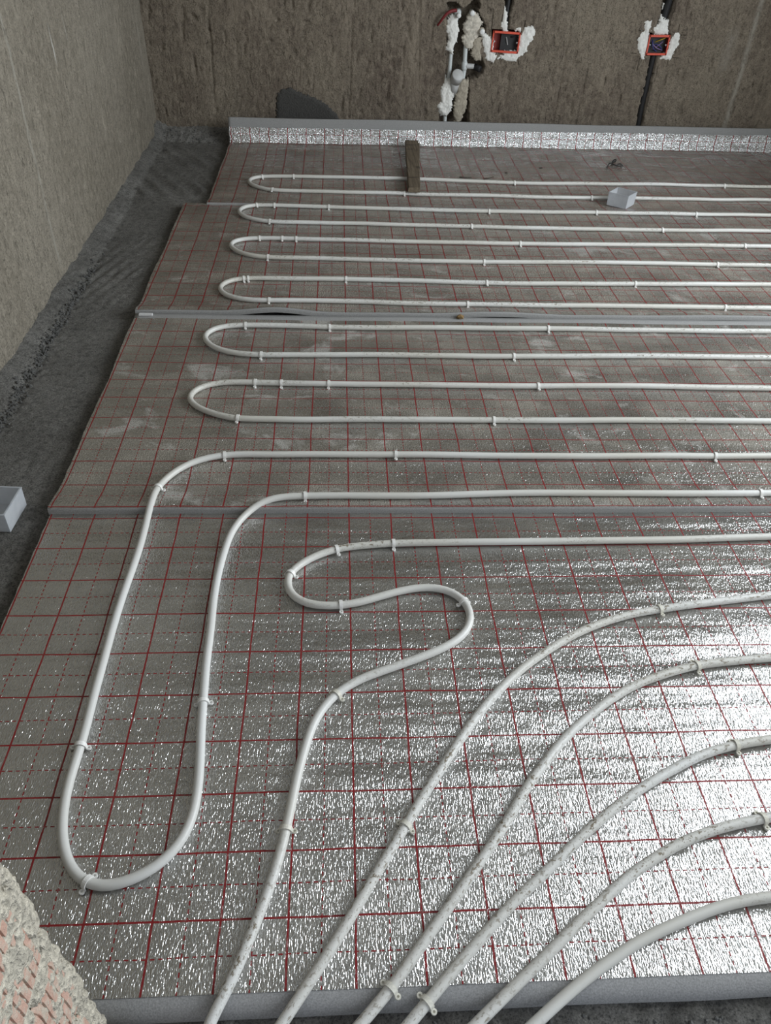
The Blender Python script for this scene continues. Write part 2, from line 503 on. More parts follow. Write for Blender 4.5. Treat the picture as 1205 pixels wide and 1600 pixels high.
def box_plastic():
    t = NT("frosted_plastic")
    c = t.coord()
    d = t.n("ShaderNodeBsdfTranslucent"); d.inputs[0].default_value = (0.72, 0.75, 0.79, 1)
    tr = t.n("ShaderNodeBsdfTransparent"); tr.inputs[0].default_value = (0.93, 0.94, 0.96, 1)
    t.set(Base_Color=t.mix(t.ramp(t.noise(c, 40, 4), [(0.4, 0.0), (0.62, 1.0)]), (0.74, 0.76, 0.78), (0.85, 0.86, 0.87)), Roughness=0.32)
    a = t.n("ShaderNodeMixShader"); a.inputs[0].default_value = 0.40
    t.put(a.inputs[1], t.bsdf.outputs[0]); t.put(a.inputs[2], d.outputs[0])
    b = t.n("ShaderNodeMixShader"); b.inputs[0].default_value = 0.38
    t.put(b.inputs[1], a.outputs[0]); t.put(b.inputs[2], tr.outputs[0])
    t.t.links.new(b.outputs[0], t.out.inputs[0])
    return t.mat
M['frosted'] = box_plastic()

# ------------------------------------------------------------------ picked layout (metres)
HAIRPIN_1 = [(2.754, 2.506), (2.510, 2.497), (2.162, 2.492), (1.743, 2.479), (1.438, 2.472), (1.187, 2.479), (0.979, 2.485), (0.722, 2.490), (0.528, 2.491), (0.358, 2.490), (0.252, 2.487), (0.206, 2.480), (0.164, 2.459), (0.149, 2.417), (0.158, 2.371), (0.188, 2.334), (0.225, 2.309), (0.268, 2.292), (0.411, 2.288), (0.604, 2.281), (0.883, 2.281), (1.161, 2.277), (1.464, 2.275), (1.695, 2.278), (1.997, 2.290), (2.338, 2.295), (2.662, 2.299)]
HAIRPIN_2 = [(2.571, 2.094), (2.213, 2.085), (2.030, 2.085), (1.647, 2.077), (1.250, 2.068), (1.027, 2.070), (0.776, 2.077), (0.545, 2.082), (0.404, 2.084), (0.291, 2.085), (0.210, 2.081), (0.168, 2.063), (0.146, 2.030), (0.141, 1.999), (0.154, 1.963), (0.186, 1.925), (0.235, 1.899), (0.283, 1.886), (0.478, 1.886), (0.686, 1.887), (0.779, 1.883), (1.145, 1.879), (1.321, 1.874), (1.616, 1.874), (1.988, 1.880), (2.483, 1.894)]
HAIRPIN_3 = [(2.404, 1.717), (2.294, 1.717), (1.840, 1.710), (1.316, 1.698), (0.770, 1.697), (0.482, 1.702), (0.347, 1.705), (0.254, 1.704), (0.193, 1.694), (0.157, 1.672), (0.144, 1.638), (0.155, 1.600), (0.188, 1.556), (0.240, 1.524), (0.302, 1.512), (0.486, 1.514), (0.761, 1.505), (1.147, 1.506), (1.692, 1.516), (2.095, 1.519), (2.317, 1.521)]
HAIRPIN_4 = [(2.234, 1.335), (1.699, 1.322), (1.222, 1.309), (1.126, 1.310), (0.792, 1.320), (0.602, 1.325), (0.374, 1.321), (0.231, 1.315), (0.189, 1.303), (0.158, 1.272), (0.148, 1.236), (0.158, 1.204), (0.180, 1.174), (0.233, 1.146), (0.284, 1.134), (0.331, 1.131), (0.495, 1.136), (0.666, 1.134), (0.743, 1.128), (1.032, 1.122), (1.211, 1.121), (1.502, 1.126), (1.739, 1.126), (1.970, 1.125), (2.141, 1.126)]
HAIRPIN_5 = [(2.064, 0.953), (1.681, 0.953), (1.285, 0.953), (1.159, 0.953), (0.807, 0.950), (0.545, 0.947), (0.466, 0.952), (0.361, 0.955), (0.266, 0.953), (0.220, 0.948), (0.180, 0.933), (0.153, 0.908), (0.142, 0.873), (0.153, 0.839), (0.180, 0.804), (0.223, 0.778), (0.274, 0.763), (0.331, 0.757), (0.472, 0.760), (0.725, 0.765), (1.132, 0.762), (1.550, 0.773), (1.984, 0.774)]
HAIRPIN_6 = [(1.897, 0.581), (1.543, 0.588), (1.291, 0.588), (1.173, 0.586), (0.859, 0.586), (0.716, 0.586), (0.545, 0.589), (0.402, 0.594), (0.327, 0.596), (0.266, 0.597), (0.216, 0.591), (0.176, 0.572), (0.153, 0.544), (0.146, 0.511), (0.156, 0.484), (0.183, 0.454), (0.226, 0.426), (0.263, 0.410), (0.295, 0.402), (0.352, 0.400), (0.483, 0.400), (0.574, 0.403), (0.842, 0.404), (1.012, 0.402), (1.247, 0.402), (1.531, 0.405), (1.819, 0.404)]
LONG_LOOP = [(1.744, 0.237), (1.589, 0.234), (1.473, 0.235), (1.206, 0.233), (0.826, 0.238), (0.725, 0.239), (0.490, 0.239), (0.388, 0.238), (0.330, 0.239), (0.279, 0.235), (0.235, 0.223), (0.193, 0.199), (0.159, 0.162), (0.140, 0.126), (0.130, 0.091), (0.128, 0.047), (0.126, 0.001), (0.127, -0.088), (0.125, -0.174), (0.121, -0.259), (0.119, -0.344), (0.120, -0.433), (0.121, -0.509), (0.123, -0.589), (0.122, -0.638), (0.121, -0.680), (0.125, -0.728), (0.135, -0.773), (0.149, -0.805), (0.170, -0.833), (0.192, -0.847), (0.213, -0.853), (0.239, -0.850), (0.264, -0.841), (0.291, -0.825), (0.311, -0.805), (0.328, -0.775), (0.336, -0.734), (0.336, -0.683), (0.332, -0.632), (0.327, -0.584), (0.322, -0.513), (0.317, -0.436), (0.315, -0.353), (0.311, -0.268), (0.312, -0.189), (0.317, -0.126), (0.325, -0.067), (0.341, -0.021), (0.358, 0.006), (0.382, 0.028), (0.419, 0.045), (0.457, 0.052), (0.492, 0.054), (0.573, 0.056), (0.690, 0.055), (0.808, 0.057), (1.004, 0.068), (1.166, 0.068), (1.415, 0.065), (1.639, 0.066), (1.669, 0.068)]
S_BEND = [(1.601, -0.085), (1.360, -0.094), (1.126, -0.097), (0.990, -0.099), (0.834, -0.099), (0.703, -0.101), (0.633, -0.107), (0.568, -0.119), (0.519, -0.143), (0.482, -0.174), (0.464, -0.201), (0.462, -0.230), (0.474, -0.261), (0.500, -0.282), (0.536, -0.291), (0.577, -0.291), (0.619, -0.282), (0.675, -0.261), (0.723, -0.246), (0.766, -0.240), (0.808, -0.249), (0.836, -0.274), (0.849, -0.310), (0.843, -0.347), (0.820, -0.381), (0.781, -0.408), (0.727, -0.433), (0.666, -0.457), (0.614, -0.479), (0.571, -0.509), (0.542, -0.545), (0.525, -0.581), (0.515, -0.617), (0.503, -0.673), (0.495, -0.724), (0.488, -0.770), (0.480, -0.813), (0.469, -0.856), (0.460, -0.885), (0.446, -0.926), (0.424, -0.985), (0.411, -1.012), (0.399, -1.036)]
SWEEP_2 = [(1.519, -0.274), (1.414, -0.288), (1.313, -0.302), (1.256, -0.311), (1.194, -0.323), (1.127, -0.345), (1.060, -0.375), (0.993, -0.416), (0.948, -0.448), (0.912, -0.478), (0.865, -0.524), (0.821, -0.574), (0.790, -0.615), (0.759, -0.659), (0.724, -0.707), (0.691, -0.756), (0.663, -0.799), (0.633, -0.843), (0.605, -0.886), (0.579, -0.926), (0.551, -0.966), (0.524, -1.003), (0.497, -1.039)]
SWEEP_3 = [(1.444, -0.443), (1.372, -0.449), (1.283, -0.460), (1.207, -0.481), (1.138, -0.507), (1.083, -0.538), (1.033, -0.573), (0.980, -0.617), (0.932, -0.667), (0.889, -0.715), (0.864, -0.749), (0.825, -0.798), (0.783, -0.847), (0.744, -0.893), (0.707, -0.934), (0.675, -0.971), (0.642, -1.007), (0.603, -1.044)]
SWEEP_4 = [(1.361, -0.628), (1.295, -0.637), (1.229, -0.653), (1.169, -0.678), (1.109, -0.707), (1.054, -0.739), (1.000, -0.774), (0.952, -0.809), (0.906, -0.845), (0.866, -0.875), (0.837, -0.896), (0.798, -0.930), (0.754, -0.968), (0.716, -1.003), (0.669, -1.046)]
SWEEP_5 = [(1.296, -0.774), (1.255, -0.780), (1.195, -0.792), (1.133, -0.811), (1.083, -0.833), (1.033, -0.859), (0.987, -0.889), (0.942, -0.920), (0.899, -0.951), (0.857, -0.982), (0.815, -1.011), (0.762, -1.049)]
SWEEP_6 = [(1.240, -0.901), (1.195, -0.905), (1.151, -0.913), (1.102, -0.927), (1.054, -0.942), (1.009, -0.959), (0.965, -0.980), (0.921, -1.003), (0.879, -1.028), (0.840, -1.053)]
CLIP_H1f = [(0.207, 2.475), (0.357, 2.494), (1.438, 2.470), (2.511, 2.497)]
CLIP_H1n = [(0.268, 2.293), (0.882, 2.281), (1.776, 2.277)]
CLIP_H2f = [(0.211, 2.086), (0.290, 2.083), (0.531, 2.081), (1.251, 2.068), (1.746, 2.080), (2.214, 2.083)]
CLIP_H2n = [(0.283, 1.885), (1.146, 1.884), (1.987, 1.880)]
CLIP_H3f = [(0.254, 1.703), (0.346, 1.708), (0.402, 1.704), (1.325, 1.701), (2.291, 1.716)]
CLIP_H3n = [(0.301, 1.512), (1.146, 1.505), (2.095, 1.519)]
CLIP_H4f = [(0.226, 1.316), (0.242, 1.317), (0.602, 1.324), (1.127, 1.310), (1.698, 1.322)]
CLIP_H4n = [(0.332, 1.130), (1.030, 1.121), (1.970, 1.124)]
CLIP_H5f = [(0.266, 0.953), (0.544, 0.946), (1.284, 0.951)]
CLIP_H5n = [(0.332, 0.757), (1.132, 0.762)]
CLIP_H6f = [(0.327, 0.597), (0.404, 0.593), (0.544, 0.588), (1.175, 0.585)]
CLIP_H6n = [(0.295, 0.401), (1.011, 0.403)]
CLIP_L = [(0.277, 0.235), (0.724, 0.239), (1.589, 0.233), (0.130, 0.096), (0.121, -0.611), (0.191, -0.848), (0.324, -0.525), (0.492, 0.054), (1.639, 0.066)]
CLIP_S = [(0.699, -0.100), (0.568, -0.118), (0.466, -0.196), (0.578, -0.291), (0.842, -0.282), (0.568, -0.512), (0.488, -0.772)]
CLIP_W2 = [(1.256, -0.309), (0.683, -0.771)]
CLIP_W3 = [(1.283, -0.460), (0.646, -1.005)]
CLIP_W4 = [(1.290, -0.635), (0.695, -1.023)]
CLIP_W5 = [(1.281, -0.775)]
WET_PATCH = [(0.229, 0.024), (0.235, 0.155), (0.241, 0.208), (0.272, 0.236), (0.319, 0.242), (0.365, 0.222), (0.458, 0.193), (0.516, 0.163), (0.564, 0.121), (0.593, 0.086), (0.624, 0.011)]
CHASE_MAIN = [(1.134, 0.645), (1.164, 0.650), (1.216, 0.618), (1.246, 0.644), (1.281, 0.672), (1.295, 0.672), (1.295, 0.604), (1.340, 0.550), (1.339, 0.517), (1.286, 0.443), (1.325, 0.420), (1.349, 0.386), (1.349, 0.341), (1.323, 0.321), (1.279, 0.299), (1.303, 0.078), (1.136, 0.074), (1.149, 0.295), (1.146, 0.395), (1.143, 0.520), (1.141, 0.604)]
CHASE_BOX = [(1.420, 0.694), (1.469, 0.696), (1.466, 0.642), (1.458, 0.605), (1.463, 0.530), (1.427, 0.529), (1.422, 0.585), (1.430, 0.640)]
CHASE_UP = [(2.236, 0.715), (2.313, 0.717), (2.314, 0.659), (2.308, 0.630), (2.303, 0.600), (2.316, 0.540), (2.248, 0.538), (2.240, 0.598), (2.248, 0.650)]
CHASE_DOWN = [(2.246, 0.454), (2.283, 0.455), (2.281, 0.372), (2.285, 0.270), (2.284, 0.186), (2.290, 0.074), (2.253, 0.073), (2.248, 0.194), (2.252, 0.269), (2.251, 0.351)]
BOX_A = [(1.371, 0.527), (1.513, 0.532), (1.527, 0.441), (1.395, 0.437)]
BOX_B = [(2.212, 0.537), (2.324, 0.539), (2.320, 0.452), (2.218, 0.453)]
PLASTER_A1 = [(1.159, 0.591), (1.188, 0.578), (1.201, 0.527), (1.194, 0.484), (1.180, 0.455), (1.183, 0.426), (1.166, 0.423), (1.148, 0.439), (1.138, 0.424), (1.136, 0.449), (1.148, 0.473), (1.142, 0.506), (1.132, 0.520), (1.136, 0.572)]
PLASTER_A2 = [(1.147, 0.318), (1.161, 0.296), (1.178, 0.299), (1.196, 0.266), (1.207, 0.235), (1.199, 0.204), (1.197, 0.156), (1.173, 0.129), (1.143, 0.131), (1.124, 0.149), (1.113, 0.183), (1.132, 0.197), (1.128, 0.244), (1.137, 0.275)]
PLASTER_A3 = [(1.279, 0.302), (1.280, 0.263), (1.278, 0.227), (1.277, 0.159), (1.261, 0.110), (1.242, 0.093), (1.221, 0.098), (1.210, 0.173), (1.217, 0.225), (1.228, 0.287)]
PLASTER_A4 = [(1.241, 0.598), (1.289, 0.604), (1.307, 0.572), (1.325, 0.561), (1.308, 0.544), (1.323, 0.507), (1.291, 0.496), (1.283, 0.467), (1.279, 0.453), (1.263, 0.447), (1.241, 0.461), (1.218, 0.494), (1.233, 0.514), (1.223, 0.551), (1.238, 0.575)]
PLASTER_A5 = [(1.286, 0.491), (1.324, 0.502), (1.335, 0.454), (1.333, 0.401), (1.303, 0.395), (1.277, 0.424), (1.284, 0.463)]
PLASTER_B1 = [(1.324, 0.502), (1.350, 0.515), (1.374, 0.506), (1.390, 0.490), (1.395, 0.442), (1.419, 0.423), (1.438, 0.411), (1.411, 0.398), (1.398, 0.385), (1.372, 0.392), (1.352, 0.411), (1.338, 0.455)]
PLASTER_B2 = [(1.435, 0.428), (1.467, 0.446), (1.517, 0.450), (1.521, 0.484), (1.519, 0.513), (1.534, 0.527), (1.535, 0.551), (1.579, 0.557), (1.597, 0.534), (1.596, 0.491), (1.572, 0.466), (1.573, 0.442), (1.534, 0.416), (1.526, 0.396), (1.474, 0.397), (1.446, 0.409)]
PLASTER_B3 = [(1.489, 0.547), (1.507, 0.556), (1.530, 0.553), (1.530, 0.534), (1.500, 0.529)]
PLASTER_B4 = [(1.421, 0.649), (1.434, 0.631), (1.449, 0.590), (1.454, 0.534), (1.427, 0.529), (1.419, 0.566), (1.421, 0.613)]
PLASTER_C1 = [(2.164, 0.592), (2.183, 0.595), (2.207, 0.597), (2.212, 0.571), (2.208, 0.545), (2.219, 0.522), (2.218, 0.484), (2.219, 0.453), (2.213, 0.433), (2.190, 0.433), (2.176, 0.459), (2.155, 0.497), (2.153, 0.520), (2.160, 0.547), (2.178, 0.555)]
PLASTER_C2 = [(2.331, 0.518), (2.340, 0.551), (2.367, 0.549), (2.380, 0.538), (2.379, 0.512), (2.388, 0.497), (2.371, 0.477), (2.364, 0.438), (2.350, 0.421), (2.320, 0.428), (2.292, 0.432), (2.288, 0.443), (2.317, 0.456), (2.326, 0.487)]
PLASTER_C3 = [(2.246, 0.672), (2.256, 0.668), (2.250, 0.628), (2.273, 0.610), (2.298, 0.607), (2.301, 0.574), (2.309, 0.548), (2.265, 0.543), (2.242, 0.546), (2.222, 0.560), (2.223, 0.579), (2.244, 0.587), (2.248, 0.621)]
PLASTER_C4 = [(2.122, 0.596), (2.140, 0.604), (2.159, 0.601), (2.148, 0.593)]
PLASTER_C5 = [(2.305, 0.384), (2.314, 0.387), (2.316, 0.361), (2.307, 0.362)]
WATER_A = [(1.190, 0.610), (1.176, 0.521), (1.171, 0.435), (1.171, 0.356), (1.166, 0.276), (1.165, 0.172), (1.168, 0.064)]
WATER_B = [(1.259, 0.605), (1.254, 0.524), (1.247, 0.442), (1.249, 0.378), (1.250, 0.329), (1.243, 0.288)]
TEE_B = [(1.252, 0.366), (1.277, 0.365), (1.309, 0.364)]
CAPS = [(1.191, 0.596), (1.260, 0.608), (1.321, 0.528), (1.209, 0.332), (1.324, 0.361)]
RED_HOSE = [(1.177, 0.617), (1.156, 0.616), (1.130, 0.606), (1.110, 0.585), (1.095, 0.563), (1.085, 0.549)]
CABLE_UP = [(2.282, 0.716), (2.282, 0.673), (2.276, 0.640), (2.276, 0.599), (2.275, 0.539)]
CABLE_DOWN = [(2.267, 0.454), (2.266, 0.391), (2.265, 0.311), (2.266, 0.207), (2.270, 0.082)]

FLOOR_Z = -0.020
XL = -0.42          # left wall face
YB = 3.22           # back wall face
CEIL = 2.65

# ------------------------------------------------------------------ setting: back wall with chases
RECESS = [(CHASE_MAIN, 0.085), (CHASE_BOX, 0.070), (CHASE_UP, 0.055), (CHASE_DOWN, 0.045)]
BOXA = (1.452, 0.484, 0.142, 0.092)
BOXB = (2.268, 0.495, 0.108, 0.088)
for (cx, cz, w, h) in (BOXA, BOXB):
    RECESS.append(([(cx - w / 2 - 0.004, cz - h / 2 - 0.004), (cx + w / 2 + 0.004, cz - h / 2 - 0.004),
                    (cx + w / 2 + 0.004, cz + h / 2 + 0.008), (cx - w / 2 - 0.004, cz + h / 2 + 0.008)], 0.062))
RB = [bbox(p) for p, d in RECESS]

# over-run saw cuts at the corners of the two flush boxes
CUTS = [(1.369, 1.372, 0.53, 0.60), (1.5395, 1.5425, 0.55, 0.583), (1.534, 1.537, 0.378, 0.402), (2.1855, 2.1885, 0.372, 0.436), (2.3585, 2.3615, 0.548, 0.592),
        (2.3435, 2.3465, 0.392, 0.424), (2.148, 2.176, 0.555, 0.558), (2.133, 2.165, 0.451, 0.454), (2.375, 2.408, 0.541, 0.544), (2.365, 2.40, 0.436, 0.439)]
def back_offset(x, z):
    o = 0.004 * n3(x * 3, 1.3, z * 2) + 0.0018 * n3(x * 22, 4.1, z * 5) + 0.0020 * n3(x * 70, 9.0, z * 40)
    o += 0.020 * max(0.0, n3(x * 48, 5.5, z * 11) - 0.34) + 0.022 * max(0.0, n3(x * 38, 15.5, z * 34) - 0.42)
    for lx, l0, l1, sl in ((1.775, -0.1, 0.70, 0.02), (0.63, 0.10, 0.52, 0.03), (1.02, 0.3, 0.7, -0.05), (0.92, 0.25, 0.48, 0.0), (-0.10, 0.15, 0.60, 0.03), (1.90, 0.0, 0.40, 0.04)):
        if l0 < z < l1 and abs(x - lx - sl * z - 0.004 * n3(z * 9, lx, 0)) < 0.0042: o += 0.006
    for (a0, a1, b0, b1) in CUTS:
        if a0 <= x <= a1 and b0 <= z <= b1: o += 0.016
    for (p, d), b in zip(RECESS, RB):
        if b[0] < x < b[1] and b[2] < z < b[3]:
            jx = x + 0.006 * n3(x * 40, 2, z * 40); jz = z + 0.005 * n3(x * 40, 7, z * 40)
            if in_poly(jx, jz, p):
                o = max(o, d + 0.008 * n3(x * 45, 3, z * 45))
    return o

def wall_slab(name, A, B, place, thick, mat):
    """height-field wall with a flat back: place(a, b, depth) gives the world point"""
    na, nb = len(A), len(B)
    V = [place(a, b, None) for b in B for a in A]
    F = grid_faces(na, nb)
    n = len(V)
    c = [place(A[0], B[0], thick), place(A[-1], B[0], thick), place(A[-1], B[-1], thick), place(A[0], B[-1], thick)]
    V += c
    F.append((n + 3, n + 2, n + 1, n))
    F.append(tuple([n, n + 1] + list(range(na - 1, -1, -1))))
    F.append(tuple([n + 2, n + 3] + list(range((nb - 1) * na, nb * na))))
    F.append(tuple([n + 3, n] + [i * na for i in range(nb)]))
    F.append(tuple([n + 1, n + 2] + [i * na + na - 1 for i in range(nb - 1, -1, -1)]))
    o = obj(name, V, F, mat)
    return ftag(o, kind="structure")

bx = spaced(-0.44, 3.05, 0.0065, XR + 0.02, 0.15)
bz = spaced(-0.04, 0.86, 0.0065, CEIL, 0.15)
def with_cuts(G, lo, hi):
    extra = []
    for c in CUTS:
        extra += [c[lo] - 0.0004, c[lo] + 0.0002, c[hi] - 0.0002, c[hi] + 0.0004]
    return np.array(sorted(set(round(float(v), 5) for v in list(G) + extra)))
bx = with_cuts(bx, 0, 1)
bz = with_cuts(bz, 2, 3)
wall_back = wall_slab("wall_back", bx, bz, lambda a, b, d: (a, YB + (back_offset(a, b) if d is None else d), b), 0.20, M['wall_back'])
BASE[wall_back.name] = Vector((0, 0, 0))

def left_offset(y, z):
    o = 0.006 * n3(2.2, y * 2, z * 2) + 0.0018 * n3(8.1, y * 16, z * 5) + 0.0015 * n3(3.0, y * 55, z * 30)
    o += 0.016 * max(0.0, n3(5.5, y * 40, z * 10) - 0.36)
    # broken hole right in the corner at the foot
    d = math.hypot((y - 3.17) / 0.04, (z - 0.03) / 0.035)
    if d < 1: o += 0.03 * (1 - d)
    return o

ly = spaced(-1.3, 0.25, 0.08)[:-1]
ly = np.concatenate([ly, spaced(0.25, YB + 0.02, 0.0080)])
lz = spaced(-0.04, 0.95, 0.0085, CEIL, 0.15)
wall_left = wall_slab("wall_left", ly, lz, lambda a, b, d: (XL - (left_offset(a, b) if d is None else d), a, b), 0.18, M['wall_left'])
BASE[wall_left.name] = Vector((0, 0, 0))

# right wall with the unglazed window opening, ceiling
M['ceiling'] = plain("bare_concrete", (0.30, 0.295, 0.28), 0.9, 0.12, 12)
T = 0.22
v, f = join(box(XR, XR + T, -1.3, WIN_Y0, -0.04, CEIL), box(XR, XR + T, WIN_Y1, YB, -0.04, CEIL),
            box(XR, XR + T, WIN_Y0, WIN_Y1, -0.04, WIN_Z0), box(XR, XR + T, WIN_Y0, WIN_Y1, WIN_Z1, CEIL))
ftag(obj("wall_right", v, f, M['wall_plain'], smooth=False), kind="structure")
v, f = box(XL - 0.2, XR + T, -1.3, YB + 0.2, CEIL, CEIL + 0.2)
ftag(obj("ceiling", v, f, M['ceiling'], smooth=False), kind="structure")

# ------------------------------------------------------------------ setting: screed floor with mortar fillets
def floor_z(x, y):
    z = FLOOR_Z + 0.0035 * fbm(x * 5, y * 5, 0.3, 4) - 0.002 + 0.0016 * fbm(x * 45, y * 45, 4.3, 3)
    d = x - XL
    if d < 0.12:
        w = 0.052 + 0.016 * n3(y * 5, 1, 0) + 0.006 * n3(y * 24, 4, 0)
        if y < 2.2:
            w += 0.012
        if d < w:
            k = 1 - d / w
            z += (0.030 + 0.012 * n3(y * 7, 8, 0)) * k ** 0.8 + 0.004 * n3(x * 70, y * 70, 0)
        elif y < 1.7:
            e = (d - w) / 0.05
            if e < 1:
                z += 0.010 * (1 - e) * fbm(x * 60, y * 60, 2.0, 3)
    b = YB - y
    if b < 0.13:
        z += 0.055 * max(0, 1 - b / (0.10 + 0.02 * n3(x * 12, 0, 3))) ** 0.8 + 0.006 * n3(x * 60, y * 60, 5)
    # diagonal trowel drags near the far corner, drag marks nearer
    if 2.25 < y < 3.05 and x < 0.02:
        s = (x * 0.86 + y * 0.5) * 38
        amp = 0.011 * max(0, n3(x * 4, y * 4, 6) + 0.45)
        z += amp * (abs(math.sin(s)) ** 3)
    if 1.1 < y < 1.75 and x < -0.08:
        s = (x * 0.95 - y * 0.3) * 70
        z += 0.007 * max(0, n3(x * 6, y * 6, 16) + 0.3) * abs(math.sin(s)) ** 2
    if y < -1.02:
        z += -0.006 + 0.010 * fbm(x * 32, y * 32, 1.0, 4)
    return z

fx = spaced(XL - 0.01, 0.06, 0.008)[:-1]
fx = np.concatenate([fx, spaced(0.06, 1.36, 0.011, XR + 0.02, 0.12)])
fy = spaced(-2.6, -1.26, 0.10)[:-1]
fy = np.concatenate([fy, spaced(-1.26, YB + 0.01, 0.0105)])
V = [(x, y, floor_z(x, y)) for y in fy for x in fx]
floor = ftag(obj("floor", V, grid_faces(len(fx), len(fy)), M['screed']), kind="structure")

# crumbs of mortar along the foot of the left wall and in the doorway
ICO = []
bm = bmesh.new(); bmesh.ops.create_icosphere(bm, subdivisions=1, radius=1.0)
ICO_V = [v.co.copy() for v in bm.verts]; ICO_F = [tuple(v.index for v in f.verts) for f in bm.faces]; bm.free()
V, F = [], []
def crumb(x, y, s):
    z = floor_z(x, y)
    n = len(V)
    R = Matrix.Rotation(random.random() * 6, 3, 'Z') @ Matrix.Rotation(random.random() * 6, 3, 'X')
    for c in ICO_V:
        q = R @ Vector((c.x * s * random.uniform(0.7, 1.2), c.y * s * random.uniform(0.6, 1.1), c.z * s * random.uniform(0.5, 0.9)))
        V.append((x + q.x, y + q.y, z + s * 0.35 + q.z))
    F.extend([tuple(i + n for i in q) for q in ICO_F])
for _ in range(900):
    y = random.choice([random.uniform(0.35, 1.45), random.gauss(0.9, 0.3)])
    x = XL + 0.062 + 0.012 * n3(y * 5, 1, 0) + random.gauss(0.004, 0.008)
    crumb(x, y, abs(random.gauss(0.0026, 0.0016)) + 0.001)
for _ in range(160):
    crumb(random.uniform(-0.40, -0.13), random.uniform(-0.3, 3.0), random.uniform(0.0008, 0.0026))
for _ in range(260):
    crumb(random.uniform(0.25, 1.35), random.uniform(-1.16, -1.035), abs(random.gauss(0.002, 0.0025)) + 0.0008)
for _ in range(120):
    crumb(random.uniform(-0.38, -0.02), YB - random.uniform(0.03, 0.11), random.uniform(0.0015, 0.005))
o = obj("mortar_crumbs", V, F, M['crumb'], smooth=False)
ftag(o, "dark loose cement crumbs along the wall foot and the doorway floor", "rubble", kind="stuff")

# ------------------------------------------------------------------ setting: brick partition with the doorway
JX, JY = 0.300, -1.065       # the jamb's outer corner
DOOR_X1 = 1.27
def jamb():
    A = []        # (distance along the section, position, outward normal)
    for x in spaced(XL, 0.05, 0.06)[:-1]: A.append((x, JY, 0, 1))
    for x in spaced(0.05, JX - 0.012, 0.004): A.append((x, JY, 0, 1))
    for k in range(1, 6):
        a = math.pi / 2 * k / 6
        A.append((JX - 0.012 + 0.012 * math.sin(a), JY - 0.012 + 0.012 * math.cos(a), math.sin(a), math.cos(a)))
    for y in spaced(JY - 0.012, JY - 0.135, 0.003)[0:] if False else np.arange(JY - 0.012, JY - 0.137, -0.0028):
        A.append((JX, y, 1, 0))
    Z = spaced(-0.04, 0.72, 0.0030, CEIL, 0.12)
    V = []
    for z in Z:
        for (x, y, nx, ny) in A:
            h = 0.0002 + 0.0036 * fbm(x * 42, y * 42, z * 42, 4) + 0.0050 * n3(x * 15, y * 15, z * 15) + 0.0030 * n3(x * 130, y * 130, z * 130)
            # holes and pits in the mortar
            p = n3(x * 90, y * 90, z * 60)
            if p > 0.30: h -= 0.016 * (p - 0.30) / 0.3
            V.append((x + nx * h, y + ny * h, z))
    F = grid_faces(len(A), len(Z), flip=True)
    n = len(V); yb = JY - 0.137
    V += [(XL, yb, -0.04), (JX, yb, -0.04), (JX, yb, CEIL), (XL, yb, CEIL)]
    F.append((n, n + 1, n + 2, n + 3))
    o = ftag(obj("wall_front", V, F, M['mortar']), kind="structure")
    BASE[o.name] = Vector((0, 0, 0))
    # ribbed faces of the hollow clay blocks showing through the mortar
    z0 = -0.015
    for c in range(6):
        h = 0.128
        y = JY - 0.016 - (0.010 if c % 2 else 0.0)
        ys, prof = [], []
        while y > JY - 0.128:
            for dy, dp in ((0, 0.0), (0.0074, 0.0), (0.0080, -0.0022), (0.0094, -0.0022)):
                ys.append(y - dy); prof.append(dp)
            y -= 0.0100
        zs = np.linspace(z0 + c * (h + 0.016), z0 + c * (h + 0.016) + h, 14)
        V = [(JX + 0.0012 + p + 0.0016 * n3(yy * 30, zz * 30, 3) + (-0.006 if zz in (zs[0], zs[-1]) else 0), yy, zz) for zz in zs for yy, p in zip(ys, prof)]
        obj("brick", V, grid_faces(len(ys), len(zs), flip=True), M['brick'], o, smooth=False)
    return o
jamb()
v, f = join(box(DOOR_X1, XR, JY - 0.137, JY, -0.04, CEIL), box(JX, DOOR_X1, JY - 0.137, JY, 2.08, CEIL))
ftag(obj("wall_door_side", v, f, M['wall_plain'], smooth=False), kind="structure")

# ------------------------------------------------------------------ foil-faced foam mats
X1 = 3.42
def lerp(a, b, t): return a + (b - a) * t

def base_wave(x, y, amp):
    return amp * (0.55 * n3(x * 2.1, y * 5.5, 3.1) + 0.45 * n3(x * 5.2, y * 9.0, 7.7))

def gauss(t, s): return math.exp(-(t / s) ** 2)

def lift2(x, y):      # second mat, near edge lying on the first
    return base_wave(x, y, 0.0035) + 0.0165 * gauss(max(0, y - 0.020), 0.060) + 0.005 * gauss(max(0, 1.04 - y), 0.03)
def gape(x):          # where the third mat's edge bulges off its neighbour
    return 0.016 * gauss(x - 0.36, 0.12) + 0.010 * gauss(x - 1.13, 0.16) + 0.007 * gauss(x - 1.95, 0.28)
def lift3(x, y):
    return base_wave(x, y, 0.0035) + (0.0150 + gape(x)) * gauss(max(0, y - 1.05), 0.055)
def lift4(x, y):
    return base_wave(x, y, 0.0065) + 0.009 * gauss(max(0, y - 2.11), 0.05) \
        + 0.012 * gauss(y - (2.93 + 0.02 * x), 0.045) * max(0.0, 0.55 + n3(x * 1.3, 1, 4))
def lift1(x, y):
    return base_wave(x, y, 0.0030)

